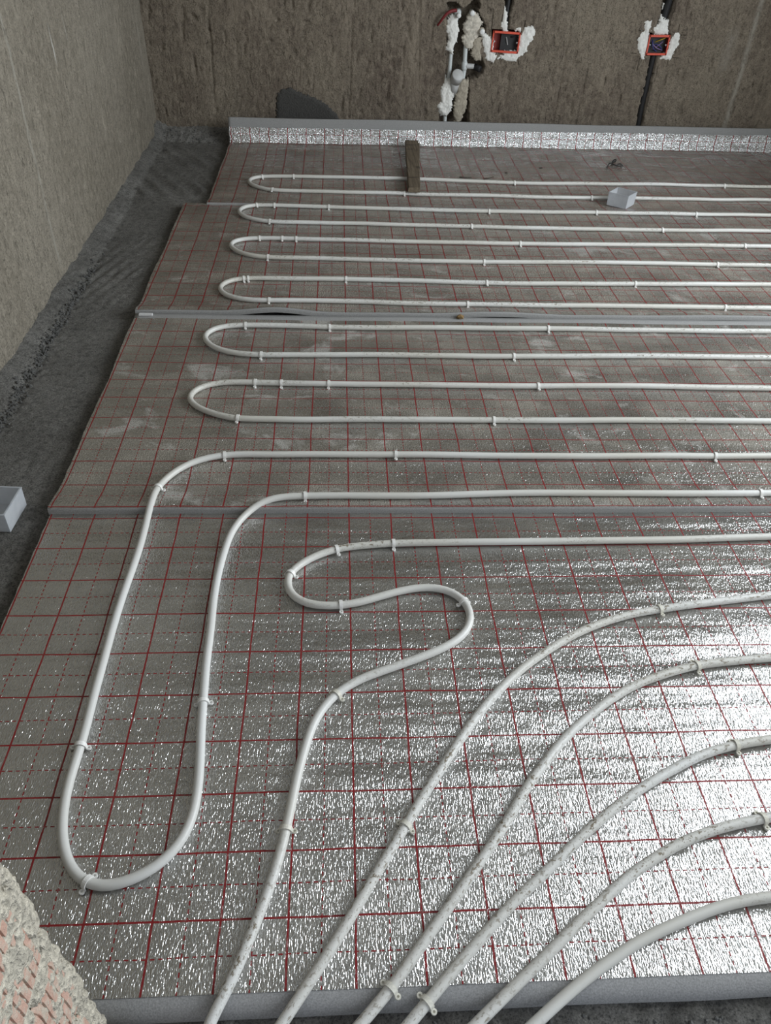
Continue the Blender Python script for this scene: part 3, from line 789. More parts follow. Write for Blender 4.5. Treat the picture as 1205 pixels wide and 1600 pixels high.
def make_mat(label, xl, y0, y1, zf, thick, v_off, mat, ext, margin=0.0):
    nm = "insulation_mat"
    root = thing(nm, label, "insulation mat", (1.5, (y0 + y1) / 2, FLOOR_Z), "foil-faced floor mats")
    s = spaced(0, 1, 0.0045)
    ys = spaced(y0, y1, 0.015)
    yf = ys[ys <= y1 - margin + 1e-6]
    edge = lambda y: xl + 0.005 * n3(y * 4, xl * 9, 1) + 0.0022 * n3(y * 30, xl, 5)
    def sheet(yy, dz):
        return [(lerp(edge(y), X1, t), y, zf(lerp(edge(y), X1, t), y) + dz) for y in yy for t in s]
    V = sheet(yf, 0.0)
    obj("foil_face", V, grid_faces(len(s), len(yf)), mat, root, uv=[(p[0], p[1] - v_off) for p in V])
    # foam body: top, skirt all round (rounded lip towards the viewer), flat underside
    top = sheet(ys, -0.0010)
    n, w = len(top), len(s)
    V = list(top); F = grid_faces(w, len(ys))
    def row(k):
        a = math.pi / 2 * k / 4
        out = []
        for t in s:
            x = lerp(edge(y0), X1, t)
            zt = zf(x, y0) - 0.0010
            out.append((x, y0 - ext * math.sin(a) * (1 + 0.12 * n3(x * 6, 2, 2)), zt - thick * (1 - math.cos(a) ** 1.0) * (1.0)))
        return out
    prev = list(range(w))
    for k in range(1, 5):
        st = len(V); V += row(k); cur = list(range(st, st + w))
        F += [(prev[i], cur[i], cur[i + 1], prev[i + 1]) for i in range(w - 1)]
        prev = cur
    # left flank
    L = [i * w for i in range(len(ys))]
    st = len(V)
    V += [(top[i][0] + 0.002, top[i][1], top[i][2] - thick) for i in L]
    F += [(L[i], L[i + 1], st + i + 1, st + i) for i in range(len(L) - 1)]
    # far flank
    st = len(V); Fr = list(range((len(ys) - 1) * w, len(ys) * w))
    V += [(top[i][0], top[i][1] + 0.002, top[i][2] - thick) for i in Fr]
    F += [(Fr[i], st + i, st + i + 1, Fr[i + 1])[::-1] for i in range(w - 1)]
    obj("foam_core", V, F, M['foam'], root)
    return root

make_mat("nearest silver foil mat, its grey foam edge facing the doorway", -0.106, -1.000, 0.030, lift1, 0.020, 0.0, M['foil_near'], 0.026)
make_mat("second foil mat from the doorway, dusty, lying under the longest pipe rows", -0.110, 0.018, 1.040, lift2, 0.0175, 0.024, M['foil_mid'], 0.004, 0.022)
make_mat("third foil mat from the doorway, its near edge bulging open over the seam", -0.114, 1.046, 2.118, lift3, 0.0170, 0.090, M['foil_far'], 0.004)
m4 = make_mat("farthest foil mat, brown with dust, turned up against the back wall", -0.012, 2.108, 3.060, lift4, 0.0100, 0.062, M['foil_back'], 0.002)

# the upturned border of the farthest mat
def upturn():
    s = spaced(0, 1, 0.0045)
    prof = []
    R_ = 0.007
    for k in range(0, 9):
        a = math.radians(72) * k / 8
        prof.append((R_ * math.sin(a), R_ * (1 - math.cos(a))))
    dy, dz = math.cos(math.radians(72)), math.sin(math.radians(72))
    y_, z_ = prof[-1]
    for k in range(1, 10):
        q = 0.077 * k / 9
        prof.append((y_ + dy * q * (1 - 0.3 * k / 9), z_ + dz * q))
    V, UV = [], []
    vlen = 0
    for j, (py, pz) in enumerate(prof):
        if j: vlen += math.hypot(py - prof[j - 1][0], pz - prof[j - 1][1])
        for t in s:
            x = lerp(-0.012, X1, t)
            yb = 3.056 + 0.024 * x + 0.004 * n3(x * 3, 1, 1)
            z0 = lift4(x, 3.06) if j < 3 else lift4(x, 3.06)
            wv = 0.004 * n3(x * 4.0, pz * 20, 2)
            V.append((x + 0.004 * n3(pz * 30, 1, x), yb + py + wv, z0 * max(0, 1 - pz * 15) + pz * (0.93 + 0.055 * x + 0.04 * n3(x * 2, 5, 5))))
            UV.append((x, 0.998 + vlen))
    w = len(s)
    obj("upturned_foil", V, grid_faces(w, len(prof)), M['foil_clean'], m4, uv=UV)
    # flat strip joining the turned border to the lying sheet
    V2, UV2 = [], []
    for j in range(6):
        for i, t in enumerate(s):
            x = lerp(-0.012, X1, t)
            a = (x, 3.060, lift4(x, 3.060)); b = V[i]
            V2.append((x, lerp(a[1], b[1], j / 5), lerp(a[2], b[2], j / 5) + 0.0003)); UV2.append((x, 2.998 + 0.0 + lerp(0, max(0.001, b[1] - a[1]), j / 5)))
    obj("foil_crease", V2, grid_faces(w, 6), M['foil_back'], m4, uv=UV2)
    # grey foam standing behind it, a hand's breadth higher
    V, F = [], []
    for t in s:
        x = lerp(-0.014, X1, t)
        i = (len(prof) - 1) * w
        yb = 3.056 + 0.024 * x + 0.004 * n3(x * 3, 1, 1)
        yt = yb + prof[-1][0] + 0.003
        zt = 0.116 + 0.004 * n3(x * 1.7, 3, 3)
        for (yy, zz) in ((yb + 0.004, -0.012), (yt - 0.006, 0.04), (yt, 0.07), (yt + 0.012, zt - 0.004), (yt + 0.014, zt), (yt + 0.023, zt), (yt + 0.024, zt - 0.004), (yb + 0.030, -0.012)):
            V.append((x, yy, zz))
    k = 8
    for a in range(len(s) - 1):
        for b in range(k - 1):
            F.append((a * k + b, (a + 1) * k + b, (a + 1) * k + b + 1, a * k + b + 1))
    F.append(tuple(range(k)))
    obj("upturned_foam", V, F, M['foam'], m4)
upturn()

# ------------------------------------------------------------------ heating pipes
PR = 0.0083
PZ = 0.0095
XTURN = 3.15

def z_on_mat(x, y):
    if y < 0.018: z = lift1(x, y) if y > -1.0 else 0.0
    elif y < 1.046: z = lift2(x, y)
    elif y < 2.108: z = lift3(x, y)
    else: z = lift4(x, min(y, 3.05))
    if y < -1.0:
        z = -0.35 * (-1.0 - y) * 0.2
    return z

def lay(pts2, smooth=3, step=0.014):
    R = resample(pts2, step, smooth)
    z = np.array([max(z_on_mat(x, y), -0.002) if y > -1.0 else z_on_mat(x, y) for x, y in R])
    for _ in range(10):      # a stiff pipe bridges the small dips
        z[1:-1] = 0.25 * z[:-2] + 0.5 * z[1:-1] + 0.25 * z[2:]
    return np.column_stack([R, z + PZ])

def out_right(p, q, x):     # carry the line q->p on to the given x, levelling out
    return [(p[0] + (x - p[0]) * k, p[1]) for k in (0.5, 1.0)]

runs = {}
loops = [HAIRPIN_1, HAIRPIN_2, HAIRPIN_3, HAIRPIN_4, HAIRPIN_5, HAIRPIN_6, LONG_LOOP]
def full(k):
    L = loops[k]
    a = list(reversed(out_right(L[0], L[1], XTURN)))
    b = out_right(L[-1], L[-2], XTURN)
    return a + list(L) + b
def turn(p, q):             # half-round return bend between two row ends at the far right
    c = ((p[0] + q[0]) / 2, (p[1] + q[1]) / 2); r = abs(p[1] - q[1]) / 2
    s = 1 if p[1] > q[1] else -1
    return [(c[0] + r * math.sin(math.pi * k / 8), c[1] + s * r * math.cos(math.pi * k / 8)) for k in range(1, 8)]

S_full = list(reversed(out_right(S_BEND[0], S_BEND[1], XTURN))) + list(S_BEND) + [(0.375, -1.12), (0.345, -1.25), (0.33, -1.6)]
serp = thing("heating_pipe", "long white pipe folded into hairpins at the back, ending in a left loop and S-bend", "pipe", (1.5, 1.0, 0.0), "white floor-heating pipes")
alls = [full(k) for k in range(7)] + [S_full]
lines = {}
for k in range(8):
    pts = list(alls[k])
    if k < 7:
        pts += turn(alls[k][-1], alls[k + 1][0]) + [alls[k + 1][0]]
    P = lay(pts)
    lines[k] = P
    V, F, UV = tube(P, PR)
    nm = "hairpin_loop" if k < 6 else ("long_loop" if k == 6 else "s_bend")
    o = obj(nm, V, F, M[{6: 'pipe_clean', 7: 'pipe_worn'}.get(k, 'pipe')], serp, uv=UV)
    if k == 6: o["label"] = "long loop reaching forward along the left of the mat"
    if k == 7: o["label"] = "S-shaped bend running out through the doorway"

sweeps = {2: SWEEP_2, 3: SWEEP_3, 4: SWEEP_4, 5: SWEEP_5, 6: SWEEP_6}
ordn = {2: "leftmost", 3: "second", 4: "middle", 5: "fourth", 6: "rightmost"}
for k, L in sweeps.items():
    a, b = L[0], L[1]
    d = (a[1] - b[1]) / (a[0] - b[0])
    ext = [(3.2, a[1] + d * 0.30 + 0.0), (2.4, a[1] + d * 0.30), (a[0] + 0.45, a[1] + d * 0.24)]
    e = L[-1]; e0 = L[-2]
    tail = [(e[0] + (e[0] - e0[0]) * t, e[1] + (e[1] - e0[1]) * t) for t in (2.0, 5.0)]
    tail.append((tail[-1][0] - 0.02, -1.6))
    P = lay(ext + list(L) + tail)
    lines[('W', k)] = P
    V, F, UV = tube(P, PR, 14)
    o = obj("heating_pipe", V, F, M['pipe' if k == 6 else 'pipe_dirty'], None, uv=UV, origin=(L[-1][0], L[-1][1], 0.0))
    ftag(o, f"{ordn[k]} of the five white pipes curving from the doorway toward the right", "pipe", "white floor-heating pipes")

# ------------------------------------------------------------------ pipe clips
def clip_pieces():
    """saddle strap over the pipe (axis = local x) and two eyelet feet"""
    r0, r1, w = PR + 0.0004, PR + 0.0024, 0.0036
    V, F = [], []
    prof = []
    for k in range(13):
        a = math.radians(-8 + 196 * k / 12)
        prof.append((math.cos(a), math.sin(a)))
    for (c, s_) in prof:
        for (x, r) in ((-w, r0), (w, r0), (w, r1), (-w, r1)):
            V.append((x, r * c, r * s_))
    n = len(prof)
    for k in range(n - 1):
        for e in range(4):
            F.append((k * 4 + e, k * 4 + (e + 1) % 4, (k + 1) * 4 + (e + 1) % 4, (k + 1) * 4 + e))
    F.append((0, 1, 2, 3)[::-1]); F.append(tuple((n - 1) * 4 + e for e in range(4)))
    feet = []
    for s_ in (-1, 1):
        y0 = s_ * (PR + 0.0014)
        a = box(-0.0032, 0.0032, min(y0 - 0.0010, y0 + 0.0010), max(y0 - 0.0010, y0 + 0.0010), -0.0082, 0.0006)
        # round eye at the foot: short ring lying against the foil
        rv, rf = [], []
        for k in range(10):
            t = 2 * math.pi * k / 10
            for (rr, zz) in ((0.0044, 0.0), (0.0044, 0.0036), (0.0019, 0.0036), (0.0019, 0.0012)):
                rv.append((rr * math.cos(t), y0 + s_ * 0.0040 + rr * math.sin(t), -0.0078 + zz))
        for k in range(10):
            for e in range(3):
                rf.append((k * 4 + e, ((k + 1) % 10) * 4 + e, ((k + 1) % 10) * 4 + e + 1, k * 4 + e + 1))
        rf.append(tuple(k * 4 + 3 for k in range(10)))
        feet.append(join(a, (rv, rf)))
    return (V, F), feet

strap, feet = clip_pieces()
ME = {}
for key in ('clip', 'clip_old'):
    ME[key] = dict(strap=raw_mesh("strap", strap[0], strap[1], M[key], smooth=False),
                   foot0=raw_mesh("foot", feet[0][0], feet[0][1], M[key], smooth=False),
                   foot1=raw_mesh("foot", feet[1][0], feet[1][1], M[key], smooth=False),
                   whole=raw_mesh("pipe_clip", *join(strap, feet[0], feet[1]), M[key], smooth=False))

def put_clip(line, xy, label, parts, key='clip'):
    P = lines[line]
    d = np.hypot(P[:, 0] - xy[0], P[:, 1] - xy[1])
    i = int(np.clip(d.argmin(), 1, len(P) - 2))
    t = P[i + 1] - P[i - 1]
    ang = math.atan2(t[1], t[0]) + random.uniform(-0.09, 0.09)
    # stay on the pipe but at the picked spot along it
    tn = t / np.linalg.norm(t)
    sh = (xy[0] - P[i][0]) * tn[0] + (xy[1] - P[i][1]) * tn[1]
    loc = P[i] + tn * sh
    tilt = random.uniform(-0.25, 0.25)
    rot = Matrix.Rotation(ang, 4, 'Z') @ Matrix.Rotation(tilt, 4, 'X')
    if parts:
        o = bpy.data.objects.new("pipe_clip", None); o.empty_display_size = 0.01
        COL.objects.link(o)
        for nm, mk in (("strap", "strap"), ("foot", "foot0"), ("foot", "foot1")):
            c = bpy.data.objects.new(nm, ME[key][mk]); COL.objects.link(c); c.parent = o
    else:
        o = bpy.data.objects.new("pipe_clip", ME[key]['whole']); COL.objects.link(o)
    o.matrix_world = Matrix.Translation(Vector(loc)) @ rot
    ftag(o, label, "clip", "white plastic pipe clips")

NTH = ["first", "second", "third", "fourth", "fifth", "sixth"]
HN = ["hairpin nearest the back wall", "second hairpin from back wall", "third hairpin from back wall",
      "fourth hairpin from back wall", "fifth hairpin from back wall", "hairpin nearest the viewer"]
CL = [(CLIP_H1f, CLIP_H1n), (CLIP_H2f, CLIP_H2n), (CLIP_H3f, CLIP_H3n), (CLIP_H4f, CLIP_H4n), (CLIP_H5f, CLIP_H5n), (CLIP_H6f, CLIP_H6n)]
for k in range(6):
    for leg, pts in zip(("far", "near"), CL[k]):
        for j, xy in enumerate(pts):
            put_clip(k, xy, f"white clip on {leg} leg of {HN[k]}, {NTH[j]} from its bend", k >= 4)
LL = ["leftmost clip on the far row of the long left loop", "middle clip on the far row of the long left loop",
      "rightmost clip on the far row of the long left loop", "thin white clip where the long left loop turns down, above the foam seam",
      "clip partway down the left leg of the long left loop", "clip at the very bottom of the long left loop, near the brick",
      "clip partway down the right leg of the long left loop", "left clip on the near row of the long left loop, above the foam seam",
      "clip at the right picture edge on the long left loop's near row"]
for xy, lb in zip(CLIP_L, LL): put_clip(6, xy, "white " + lb if not lb.startswith("thin") else lb, True)
SL = ["clip farthest right on the S-bend's straight row", "second clip on the S-bend, where its row starts to turn",
      "clip on the leftmost curve of the S-bend", "clip on the S-bend's lower left, before it rises again",
      "clip at the right-hand tip of the S-bend", "dirty ivory clip below the S-bend where the pipe turns toward the doorway",
      "ivory clip on the S-bend pipe's straight lower leg"]
for j, (xy, lb) in enumerate(zip(CLIP_S, SL)):
    put_clip(7, xy, lb if "ivory" in lb else "white " + lb, True, 'clip_old' if j >= 5 else 'clip')
for k, pts in ((2, CLIP_W2), (3, CLIP_W3), (4, CLIP_W4), (5, CLIP_W5)):
    for j, xy in enumerate(pts):
        where = "far" if j == 0 else "near"
        if k == 5: lb = "ivory clip at the right picture edge on the fourth curving pipe"
        else: lb = f"ivory clip toward the {where} end of the {['leftmost', 'second', 'middle'][k - 2]} curving pipe"
        put_clip(('W', k), xy, lb, True, 'clip_old')

# ------------------------------------------------------------------ frosted plastic boxes
def tray(label, c4, z0, h, taper, wall=0.0022):
    """open box from four rim corners (counter-clockwise), slightly narrower at the foot"""
    cx = sum(p[0] for p in c4) / 4; cy = sum(p[1] for p in c4) / 4
    root = thing("plastic_box", label, "box", (cx, cy, z0), "frosted plastic boxes")
    def ring(s, z): return [(cx + (p[0] - cx) * s, cy + (p[1] - cy) * s, z) for p in c4]
    side = math.dist(c4[0], c4[1])
    inn = 1 - 2 * wall / side
    bot, top = ring(taper, z0), ring(1.0, z0 + h)
    bi, ti = ring(taper * inn, z0 + wall), ring(inn, z0 + h)
    for k in range(4):
        j = (k + 1) % 4
        V = [bot[k], bot[j], top[j], top[k], bi[k], bi[j], ti[j], ti[k]]
        obj("side_panel", V, [(0, 1, 2, 3), (5, 4, 7, 6), (3, 2, 6, 7), (0, 4, 5, 1), (1, 5, 6, 2), (4, 0, 3, 7)], M['frosted'], root, smooth=False)
    V = bot + bi
    obj("bottom_panel", V, [(3, 2, 1, 0), (4, 5, 6, 7)], M['frosted'], root, smooth=False)
    to, tI = ring(1.018, z0 + h + 0.0012), ring(inn * 0.985, z0 + h + 0.0012)
    tb, tc = ring(1.018, z0 + h - 0.0015), ring(inn * 0.985, z0 + h - 0.0015)
    V = to + tI + tb + tc; F = []
    for k in range(4):
        j = (k + 1) % 4
        F += [(k, j, 4 + j, 4 + k), (8 + k, 8 + j, j, k), (4 + k, 4 + j, 12 + j, 12 + k), (12 + k, 12 + j, 8 + j, 8 + k)]
    obj("rim", V, F, M['frosted'], root, smooth=False)
tray("frosted clear plastic box standing among the far pipe rows", [(1.901, 2.140), (1.961, 2.206), (1.886, 2.266), (1.824, 2.196)],
     max(z_on_mat(x, y) for x in (1.83, 1.87, 1.91, 1.95) for y in (2.15, 2.18, 2.21, 2.25)) + 0.0004, 0.057, 0.965)
tray("frosted clear plastic box on the grey screed at the left edge", [(-0.188, -0.028), (-0.181, 0.073), (-0.283, 0.080), (-0.290, -0.021)], -0.0195, 0.053, 0.975)

# ------------------------------------------------------------------ plank and litter
def plank():
    V, F = [], []
    n = 14
    y0, y1 = 2.262, 3.035
    P = lines[0]
    near = P[(P[:, 0] > 0.87) & (P[:, 0] < 1.03) & (P[:, 1] > 2.30)]
    zr = near[:, 2].max() + PR + 0.0004 - 0.0195
    for k in range(n + 1):
        t = k / n
        y = lerp(y0, y1, t)
        xa = lerp(0.898, 0.934, t) + 0.002 * n3(y * 9, 1, 0)
        xb = lerp(0.953, 1.013, t) + 0.003 * n3(y * 8, 5, 0) - (0.010 if k == n else 0)
        zb, zt = 0.0195 + zr, lerp(0.040, 0.041, t) + zr + 0.0016 * n3(y * 12, 3, 0)
        e = 0.003
        V += [(xa, y, zb), (xb, y, zb), (xb, y, zt - e), (xb - e, y, zt), (xa + e, y, zt), (xa, y, zt - e)]
    for k in range(n):
        for e in range(6):
            a, b = k * 6 + e, k * 6 + (e + 1) % 6
            F.append((a, b, b + 6, a + 6))
    F.append(tuple(range(6))[::-1]); F.append(tuple(n * 6 + e for e in range(6)))
    o = obj("wooden_plank", V, F, M['wood'], None, smooth=False, origin=(0.95, 2.6, 0.019))
    ftag(o, "short weathered wooden plank lying across the farthest pipe row", "plank")
plank()

wire = [(1.978, 2.751), (2.006, 2.818), (2.028, 2.839), (2.062, 2.905), (2.071, 2.900), (2.035, 2.840), (2.026, 2.814), (2.037, 2.793), (2.063, 2.822), (2.079, 2.818), (2.067, 2.781), (2.053, 2.789), (2.039, 2.798)]
R = resample(wire, 0.006, 2)
P = np.column_stack([R, [z_on_mat(x, y) + 0.0035 + 0.004 * abs(math.sin(i * 0.35)) for i, (x, y) in enumerate(R)]])
V, F, UV = tube(P, [0.0032 - 0.0012 * abs(0.5 - i / len(P)) for i in range(len(P))], 8)
ftag(obj("wire_scrap", V, F, M['black'], None, origin=(2.03, 2.80, 0.0)), "curled black wire scrap on the far mat near the upturned foil", "wire")

def twig(a, b, r, label):
    pts = [a, ((a[0] + b[0]) / 2 + 0.004, (a[1] + b[1]) / 2 - 0.006), b]
    R = resample(pts, 0.006, 1)
    P = np.column_stack([R, [z_on_mat(x, y) + r + 0.0010 for x, y in R]])
    V, F, UV = tube(P, [r * (1.2 - 0.8 * i / len(P)) for i in range(len(P))], 6)
    ftag(obj("twig", V, F, M['twig'], None, origin=(a[0], a[1], 0.0)), label, "twig")
twig((1.176, 2.556), (1.237, 2.553), 0.0026, "dark curved twig right of the plank, beside the farthest pipe row")
twig((1.299, 2.535), (1.352, 2.573), 0.0024, "dark straight twig farther right of the plank, behind the farthest pipe row")

def lump(name, x, y, s, mat, label, cat, flat=0.5, z=None):
    V = []
    for c in ICO_V:
        k = 1 + 0.5 * n3(c.x * 2 + x * 9, c.y * 2, c.z * 2)
        V.append((x + c.x * s * k * 1.3, y + c.y * s * k, (z_on_mat(x, y) if z is None else z) + s * flat * 0.55 + c.z * s * flat * k))
    ftag(obj(name, V, ICO_F, mat, None, smooth=False, origin=(x, y, 0.0)), label, cat)
lump("dirt_chip", 1.626, 2.743, 0.009, M['twig'], "small dark chip on the far mat, left of the wire scrap", "chip", 0.35)
lump("dirt_chip", 1.427, 2.644, 0.007, M['twig'], "tiny dark chip on the far mat, midway between plank and wire scrap", "chip", 0.35)
lump("dirt_clump", 0.993, 1.032, 0.012, M['rust'], "small rusty brown dirt clump on the foam seam between mats", "dirt", 0.8, 0.004)
v, f = box(-0.096, -0.052, 1.020, 1.034, 0.0035, 0.0085)
ftag(obj("foam_offcut", v, f, M['white_foam'], None, smooth=False, origin=(-0.074, 1.027, 0.0035)), "small pale foam offcut at the left end of the double foam seam", "foam offcut")

# ------------------------------------------------------------------ on and in the back wall
def patch(name, poly, mat, thick, seed, ground=None, cell=0.0030, proud=0.0, grow=1.0):
    """lumpy smear standing proud of the wall inside an irregular outline"""
    gx, gz = np.mean(np.array(poly), axis=0)
    poly = [(gx + (p[0] - gx) * grow, gz + (p[1] - gz) * grow) for p in poly]
    x0, x1, z0, z1 = bbox(poly, 0.012)
    nx, nz = int((x1 - x0) / cell) + 2, int((z1 - z0) / cell) + 2
    inside = np.zeros((nz, nx), bool)
    for j in range(nz):
        for i in range(nx):
            x, z = x0 + i * cell, z0 + j * cell
            inside[j, i] = in_poly(x + 0.006 * n3(x * 60, seed, z * 60) + 0.007 * n3(x * 190, seed, z * 190), z + 0.006 * n3(x * 60, seed + 5, z * 60) + 0.007 * n3(x * 190, seed + 9, z * 190), poly)
    def depth(j, i):          # distance-to-edge in cells, up to 4
        for r in range(1, 5):
            a, b, c, d = max(j - r, 0), min(j + r + 1, nz), max(i - r, 0), min(i + r + 1, nx)
            if not inside[a:b, c:d].all() or j - r < 0 or i - r < 0 or j + r >= nz or i + r >= nx:
                return r - 1
        return 4
    V, idx, F = [], {}, []
    for j in range(nz):
        for i in range(nx):
            if inside[j, i]:
                x, z = x0 + i * cell, z0 + j * cell
                k = depth(j, i) / 4.0
                idx[(j, i)] = len(V)
                lump_ = 0.65 + 0.5 * fbm(x * 45, seed, z * 45, 3)
                V.append((x + 0.001 * n3(x * 90, 1, z * 90), YB + 0.004 - proud - (0.004 + thick * 0.7 * lump_) * (k ** 0.6), z))
    for j in range(nz - 1):
        for i in range(nx - 1):
            q = [(j, i), (j, i + 1), (j + 1, i + 1), (j + 1, i)]
            if all(a in idx for a in q):
                F.append(tuple(idx[a] for a in q))
    # rim running back into the wall so that the smear has a solid edge
    cnt = {}
    for q in F:
        for a, b in zip(q, q[1:] + q[:1]):
            cnt[(a, b)] = 1
    new = {}
    for (a, b) in list(cnt):
        if (b, a) not in cnt:
            for t in (a, b):
                if t not in new:
                    new[t] = len(V); V.append((V[t][0], YB + 0.030, V[t][2]))
            F.append((b, a, new[a], new[b]))
    return obj(name, V, F, mat, wall_back)

patch("damp_mortar_patch", WET_PATCH, M['wet'], 0.0015, 1.0, proud=0.006)["label"] = "dark damp mortar patch low on the wall"
for i, (p, mt, th) in enumerate([(PLASTER_A1, 'plaster', 0.012), (PLASTER_A2, 'plaster', 0.014), (PLASTER_A3, 'plaster_beige', 0.006),
                                 (PLASTER_A4, 'plaster_dirty', 0.007), (PLASTER_A5, 'plaster_beige', 0.004),
                                 (PLASTER_B1, 'plaster', 0.009), (PLASTER_B2, 'plaster', 0.009), (PLASTER_B3, 'plaster', 0.007), (PLASTER_B4, 'plaster', 0.004),
                                 (PLASTER_C1, 'plaster', 0.009), (PLASTER_C2, 'plaster', 0.009), (PLASTER_C3, 'plaster', 0.006), (PLASTER_C4, 'plaster', 0.004), (PLASTER_C5, 'plaster', 0.004)]):
    if mt == 'plaster_dirty':
        if mt not in M: M[mt] = plain("dirty_plaster", (0.52, 0.48, 0.41), 0.9, 0.30, 70, 0.004)
    patch("plaster_smear", p, M[mt], th, 3.0 + i * 1.7, grow=1.10)

def strip(name, pts, w, mat, wall, sd, along=0.006, proud=0.0012):
    """thin raised drag line on a wall, pts = (a, z) on that wall"""
    R = resample(pts, along, 1)
    V, F = [], []
    for i, (a, z) in enumerate(R):
        ww = w * (0.85 + 0.5 * n3(i * 0.09, sd, 1))
        for s_, dpt in ((-1, -0.004), (-0.5, proud), (0.5, proud), (1, -0.004)):
            if wall is wall_back:
                V.append((a + s_ * ww, YB + back_offset(a, z) - dpt, z))
            else:
                V.append((XL - left_offset(a, z) + dpt, a - s_ * ww, z))
    for i in range(len(R) - 1):
        for k in range(3):
            F.append((i * 4 + k, i * 4 + k + 1, (i + 1) * 4 + k + 1, (i + 1) * 4 + k))
    return obj(name, V, F, mat, wall)



# flush electrical boxes
def elbox(cx, cz, w, h, label, rot, wires):
    y0, dep, t = YB - 0.006, 0.058, 0.004
    root = thing("electrical_box", label, "electrical box", (cx, y0, cz), "red flush boxes in the back wall")
    def P(u, d, v_):
        c, s = math.cos(rot), math.sin(rot)
        return (cx + u * c - v_ * s, y0 + d, cz + u * s + v_ * c)
    def bx_(u0, u1, d0, d1, v0, v1):
        v, f = box(u0, u1, d0, d1, v0, v1)
        return [P(*q) for q in v], f
    a, b = w / 2, h / 2
    v, f = join(bx_(-a, -a + t, 0.002, dep, -b, b), bx_(a - t, a, 0.002, dep, -b, b), bx_(-a, a, 0.002, dep, b - t, b), bx_(-a, a, 0.002, dep, -b, -b + t), bx_(-a, a, dep - t, dep, -b, b))
    obj("shell", v, f, M['red_shaded'], root, smooth=False)
    rt = 0.0075
    v, f = join(bx_(-a - 0.002, -a + rt * 0.6, -0.003, 0.004, -b - 0.002, b + 0.002), bx_(a - rt * 0.6, a + 0.002, -0.003, 0.004, -b - 0.002, b + 0.002),
                bx_(-a, a, -0.003, 0.004, b - rt, b + 0.002), bx_(-a, a, -0.003, 0.004, -b - 0.002, -b + rt))
    obj("rim", v, f, M['red'], root, smooth=False)
    v, f = bx_(-a + t + (0.045 if w > 0.12 else 0.0), a - t, dep - 0.030, dep - t, -b + t, b - t)
    obj("shade_filler", v, f, M['black'], root, smooth=False)  # added black filler standing in for the darkness inside the box
    for s_ in (-1, 1):
        v, f = cyl(P(s_ * (a - 0.011), 0.012, 0), P(s_ * (a - 0.011), 0.001, 0), 0.0042, 10, 0.001)
        obj("screw", v, f, M['steel'], root)
    for mt, pts in wires:
        Pw = resample([P(*q) for q in pts], 0.006, 2)
        v, f, _ = tube(Pw, 0.0022, 8, ref=(0.3, 1, 0.2))
        obj("wire", v, f, M[mt], root)
elbox(*BOXA, "wide red flush box beside the capped water pipes", -0.03,
      [('grey_pvc', [(-0.01, 0.05, 0.035), (0.005, 0.03, 0.02), (0.012, 0.02, -0.005), (0.02, 0.035, -0.02)]), ('black', [(0.02, 0.05, 0.03), (0.03, 0.02, 0.02), (0.05, 0.012, 0.028)])])
elbox(*BOXB, "smaller red flush box stuffed with wires, above the black cable slot", 0.02,
      [('wire_yellow', [(-0.02, 0.045, 0.0), (0.0, 0.018, 0.016), (0.028, 0.012, 0.028), (0.040, 0.02, 0.030)]),
       ('wire_blue', [(-0.04, 0.04, -0.02), (-0.01, 0.015, 0.002), (0.02, 0.012, -0.008), (0.038, 0.03, -0.030)]),
       ('wire_violet', [(-0.035, 0.04, 0.022), (-0.022, 0.012, 0.0), (0.005, 0.010, -0.018), (0.034, 0.02, -0.026)]),
       ('wire_violet', [(-0.03, 0.04, -0.03), (-0.005, 0.014, -0.012), (0.018, 0.010, 0.008), (0.04, 0.04, 0.012)]),
       ('wire_blue', [(-0.02, 0.05, 0.03), (-0.028, 0.014, 0.010), (-0.015, 0.010, -0.022), (0.010, 0.03, -0.034)])])

def cap(p, r, y_in, y_out, mat, parent, name="end_cap", rise=0.0):
    v, f = cyl((p[0], YB + y_in, p[1] - rise), (p[0], YB - y_out, p[1]), r, 20, 0.003)
    return obj(name, v, f, M[mat], parent)

# left riser with its capped outlet
root = thing("water_pipe", "pale water riser at the left of the wall chase, capped at top", "pipe", (WATER_A[-1][0], YB + 0.02, WATER_A[-1][1]), "capped water pipes in the chase")
R = resample([(x, z) for x, z in WATER_A], 0.012, 3)
v, f, uv = tube([(x, YB + 0.018, z) for x, z in R], 0.0105, 14, ref=(0, 1, 0))
obj("riser", v, f, M['ppr'], root)
v, f = cyl((CAPS[0][0], YB + 0.02, CAPS[0][1] + 0.012), (CAPS[0][0] - 0.004, YB - 0.004, CAPS[0][1] + 0.006), 0.0165, 18, 0.002)
obj("elbow_socket", v, f, M['ppr'], root)
cap(CAPS[0], 0.0115, 0.01, 0.026, 'ppr_cap', root)

root = thing("water_pipe", "grey water riser with a side tee, right of the round drain cap", "pipe", (WATER_B[-1][0], YB + 0.02, WATER_B[-1][1]), "capped water pipes in the chase")
R = resample([(x, z) for x, z in WATER_B], 0.012, 3)
v, f, uv = tube([(x, YB + 0.018, z) for x, z in R], 0.0115, 14, ref=(0, 1, 0))
obj("riser", v, f, M['ppr'], root)
v, f, uv = tube([(x, YB + 0.016, z) for x, z in resample(TEE_B, 0.008, 1)], 0.0125, 14, ref=(0, 1, 0))
obj("tee_branch", v, f, M['grey_pvc'], root)
v, f, uv = tube([(WATER_B[3][0], YB + 0.018, z) for z in (0.345, 0.352, 0.380, 0.387)], [0.012, 0.0155, 0.0155, 0.012], 14, ref=(0, 1, 0))
obj("tee_collar", v, f, M['ppr'], root)
v, f = cyl((TEE_B[-1][0] - 0.004, YB + 0.018, TEE_B[-1][1]), (CAPS[4][0] + 0.010, YB - 0.004, CAPS[4][1] - 0.006), 0.0155, 16, 0.002)
obj("black_stopper", v, f, M['black'], root)
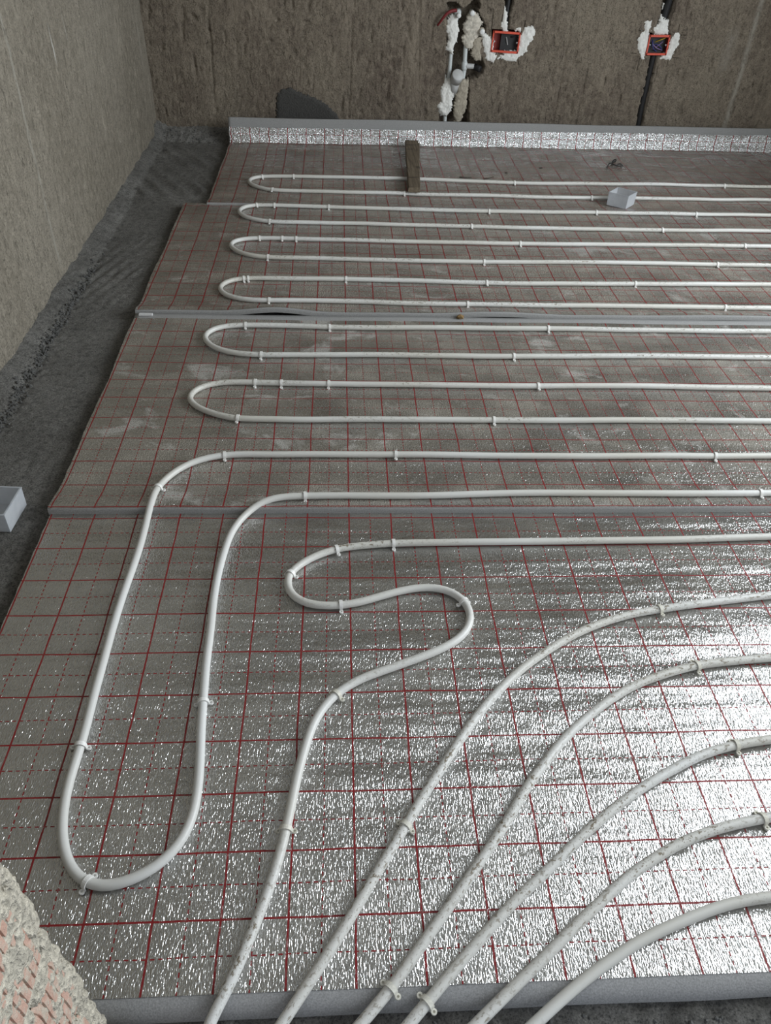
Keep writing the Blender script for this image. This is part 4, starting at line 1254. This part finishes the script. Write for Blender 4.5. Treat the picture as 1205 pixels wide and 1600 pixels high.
cap(CAPS[1], 0.0125, 0.03, 0.026, 'ppr_cap', root)

root = thing("pipe_stub", "small white capped stub poking from the plaster beside the wide red box", "pipe", (CAPS[2][0], YB, CAPS[2][1]))
cap(CAPS[2], 0.0135, 0.03, 0.020, 'ppr_cap', root)
v, f = cyl((CAPS[2][0], YB + 0.03, CAPS[2][1]), (CAPS[2][0], YB + 0.000, CAPS[2][1]), 0.0175, 16, 0.002)
obj("socket", v, f, M['plaster_beige'], root)

root = thing("drain_pipe", "stubby grey drain pipe with a big round cap, low in the wall chase", "pipe", (CAPS[3][0], YB, CAPS[3][1] - 0.05))
v, f = cyl((CAPS[3][0] - 0.012, YB + 0.030, CAPS[3][1] - 0.105), (CAPS[3][0] - 0.002, YB - 0.020, CAPS[3][1] - 0.012), 0.0255, 22, 0.0)
obj("pipe_body", v, f, M['grey_pvc'], root)
v, f = cyl((CAPS[3][0] - 0.003, YB - 0.006, CAPS[3][1] - 0.030), (CAPS[3][0] + 0.001, YB - 0.046, CAPS[3][1] + 0.004), 0.0315, 24, 0.004)
obj("end_cap", v, f, M['grey_pvc'], root)

R = resample(RED_HOSE, 0.006, 2)
v, f, uv = tube([(x, YB - 0.012 - 0.02 * math.sin(math.pi * min(1, i / len(R))), z) for i, (x, z) in enumerate(R)],
                [0.0085 - 0.0035 * i / len(R) for i in range(len(R))], 12, ref=(0, 1, 0))
M['hose'] = plain("dark_red_rubber", (0.16, 0.014, 0.016), 0.5, 0.15, 60)
ftag(obj("red_hose", v, f, M['hose'], None, origin=(RED_HOSE[-1][0], YB, RED_HOSE[-1][1])), "short dark red hose end hanging from the left water riser", "hose")

for nm, L, rr, lb in (("power_cable", CABLE_UP, 0.018, "thick black cable running up from the smaller red box"),
                      ("power_cable", CABLE_DOWN, 0.0165, "thick black cable running down to the mat from the smaller red box")):
    R = resample(L, 0.012, 3)
    v, f, uv = tube([(x, YB + 0.026, z) for x, z in R], rr, 12, ref=(0, 1, 0))
    ftag(obj(nm, v, f, M['black'], None, origin=(L[-1][0], YB + 0.026, L[-1][1])), lb, "cable", "black cables in the wall slots")
v, f, uv = tube([(1.445, YB + 0.024, z) for z in np.linspace(0.54, 0.70, 14)], 0.012, 12, ref=(0, 1, 0))
ftag(obj("power_cable", v, f, M['black'], None, origin=(1.445, YB + 0.024, 0.54)), "black cable rising from the wide red box", "cable", "black cables in the wall slots")
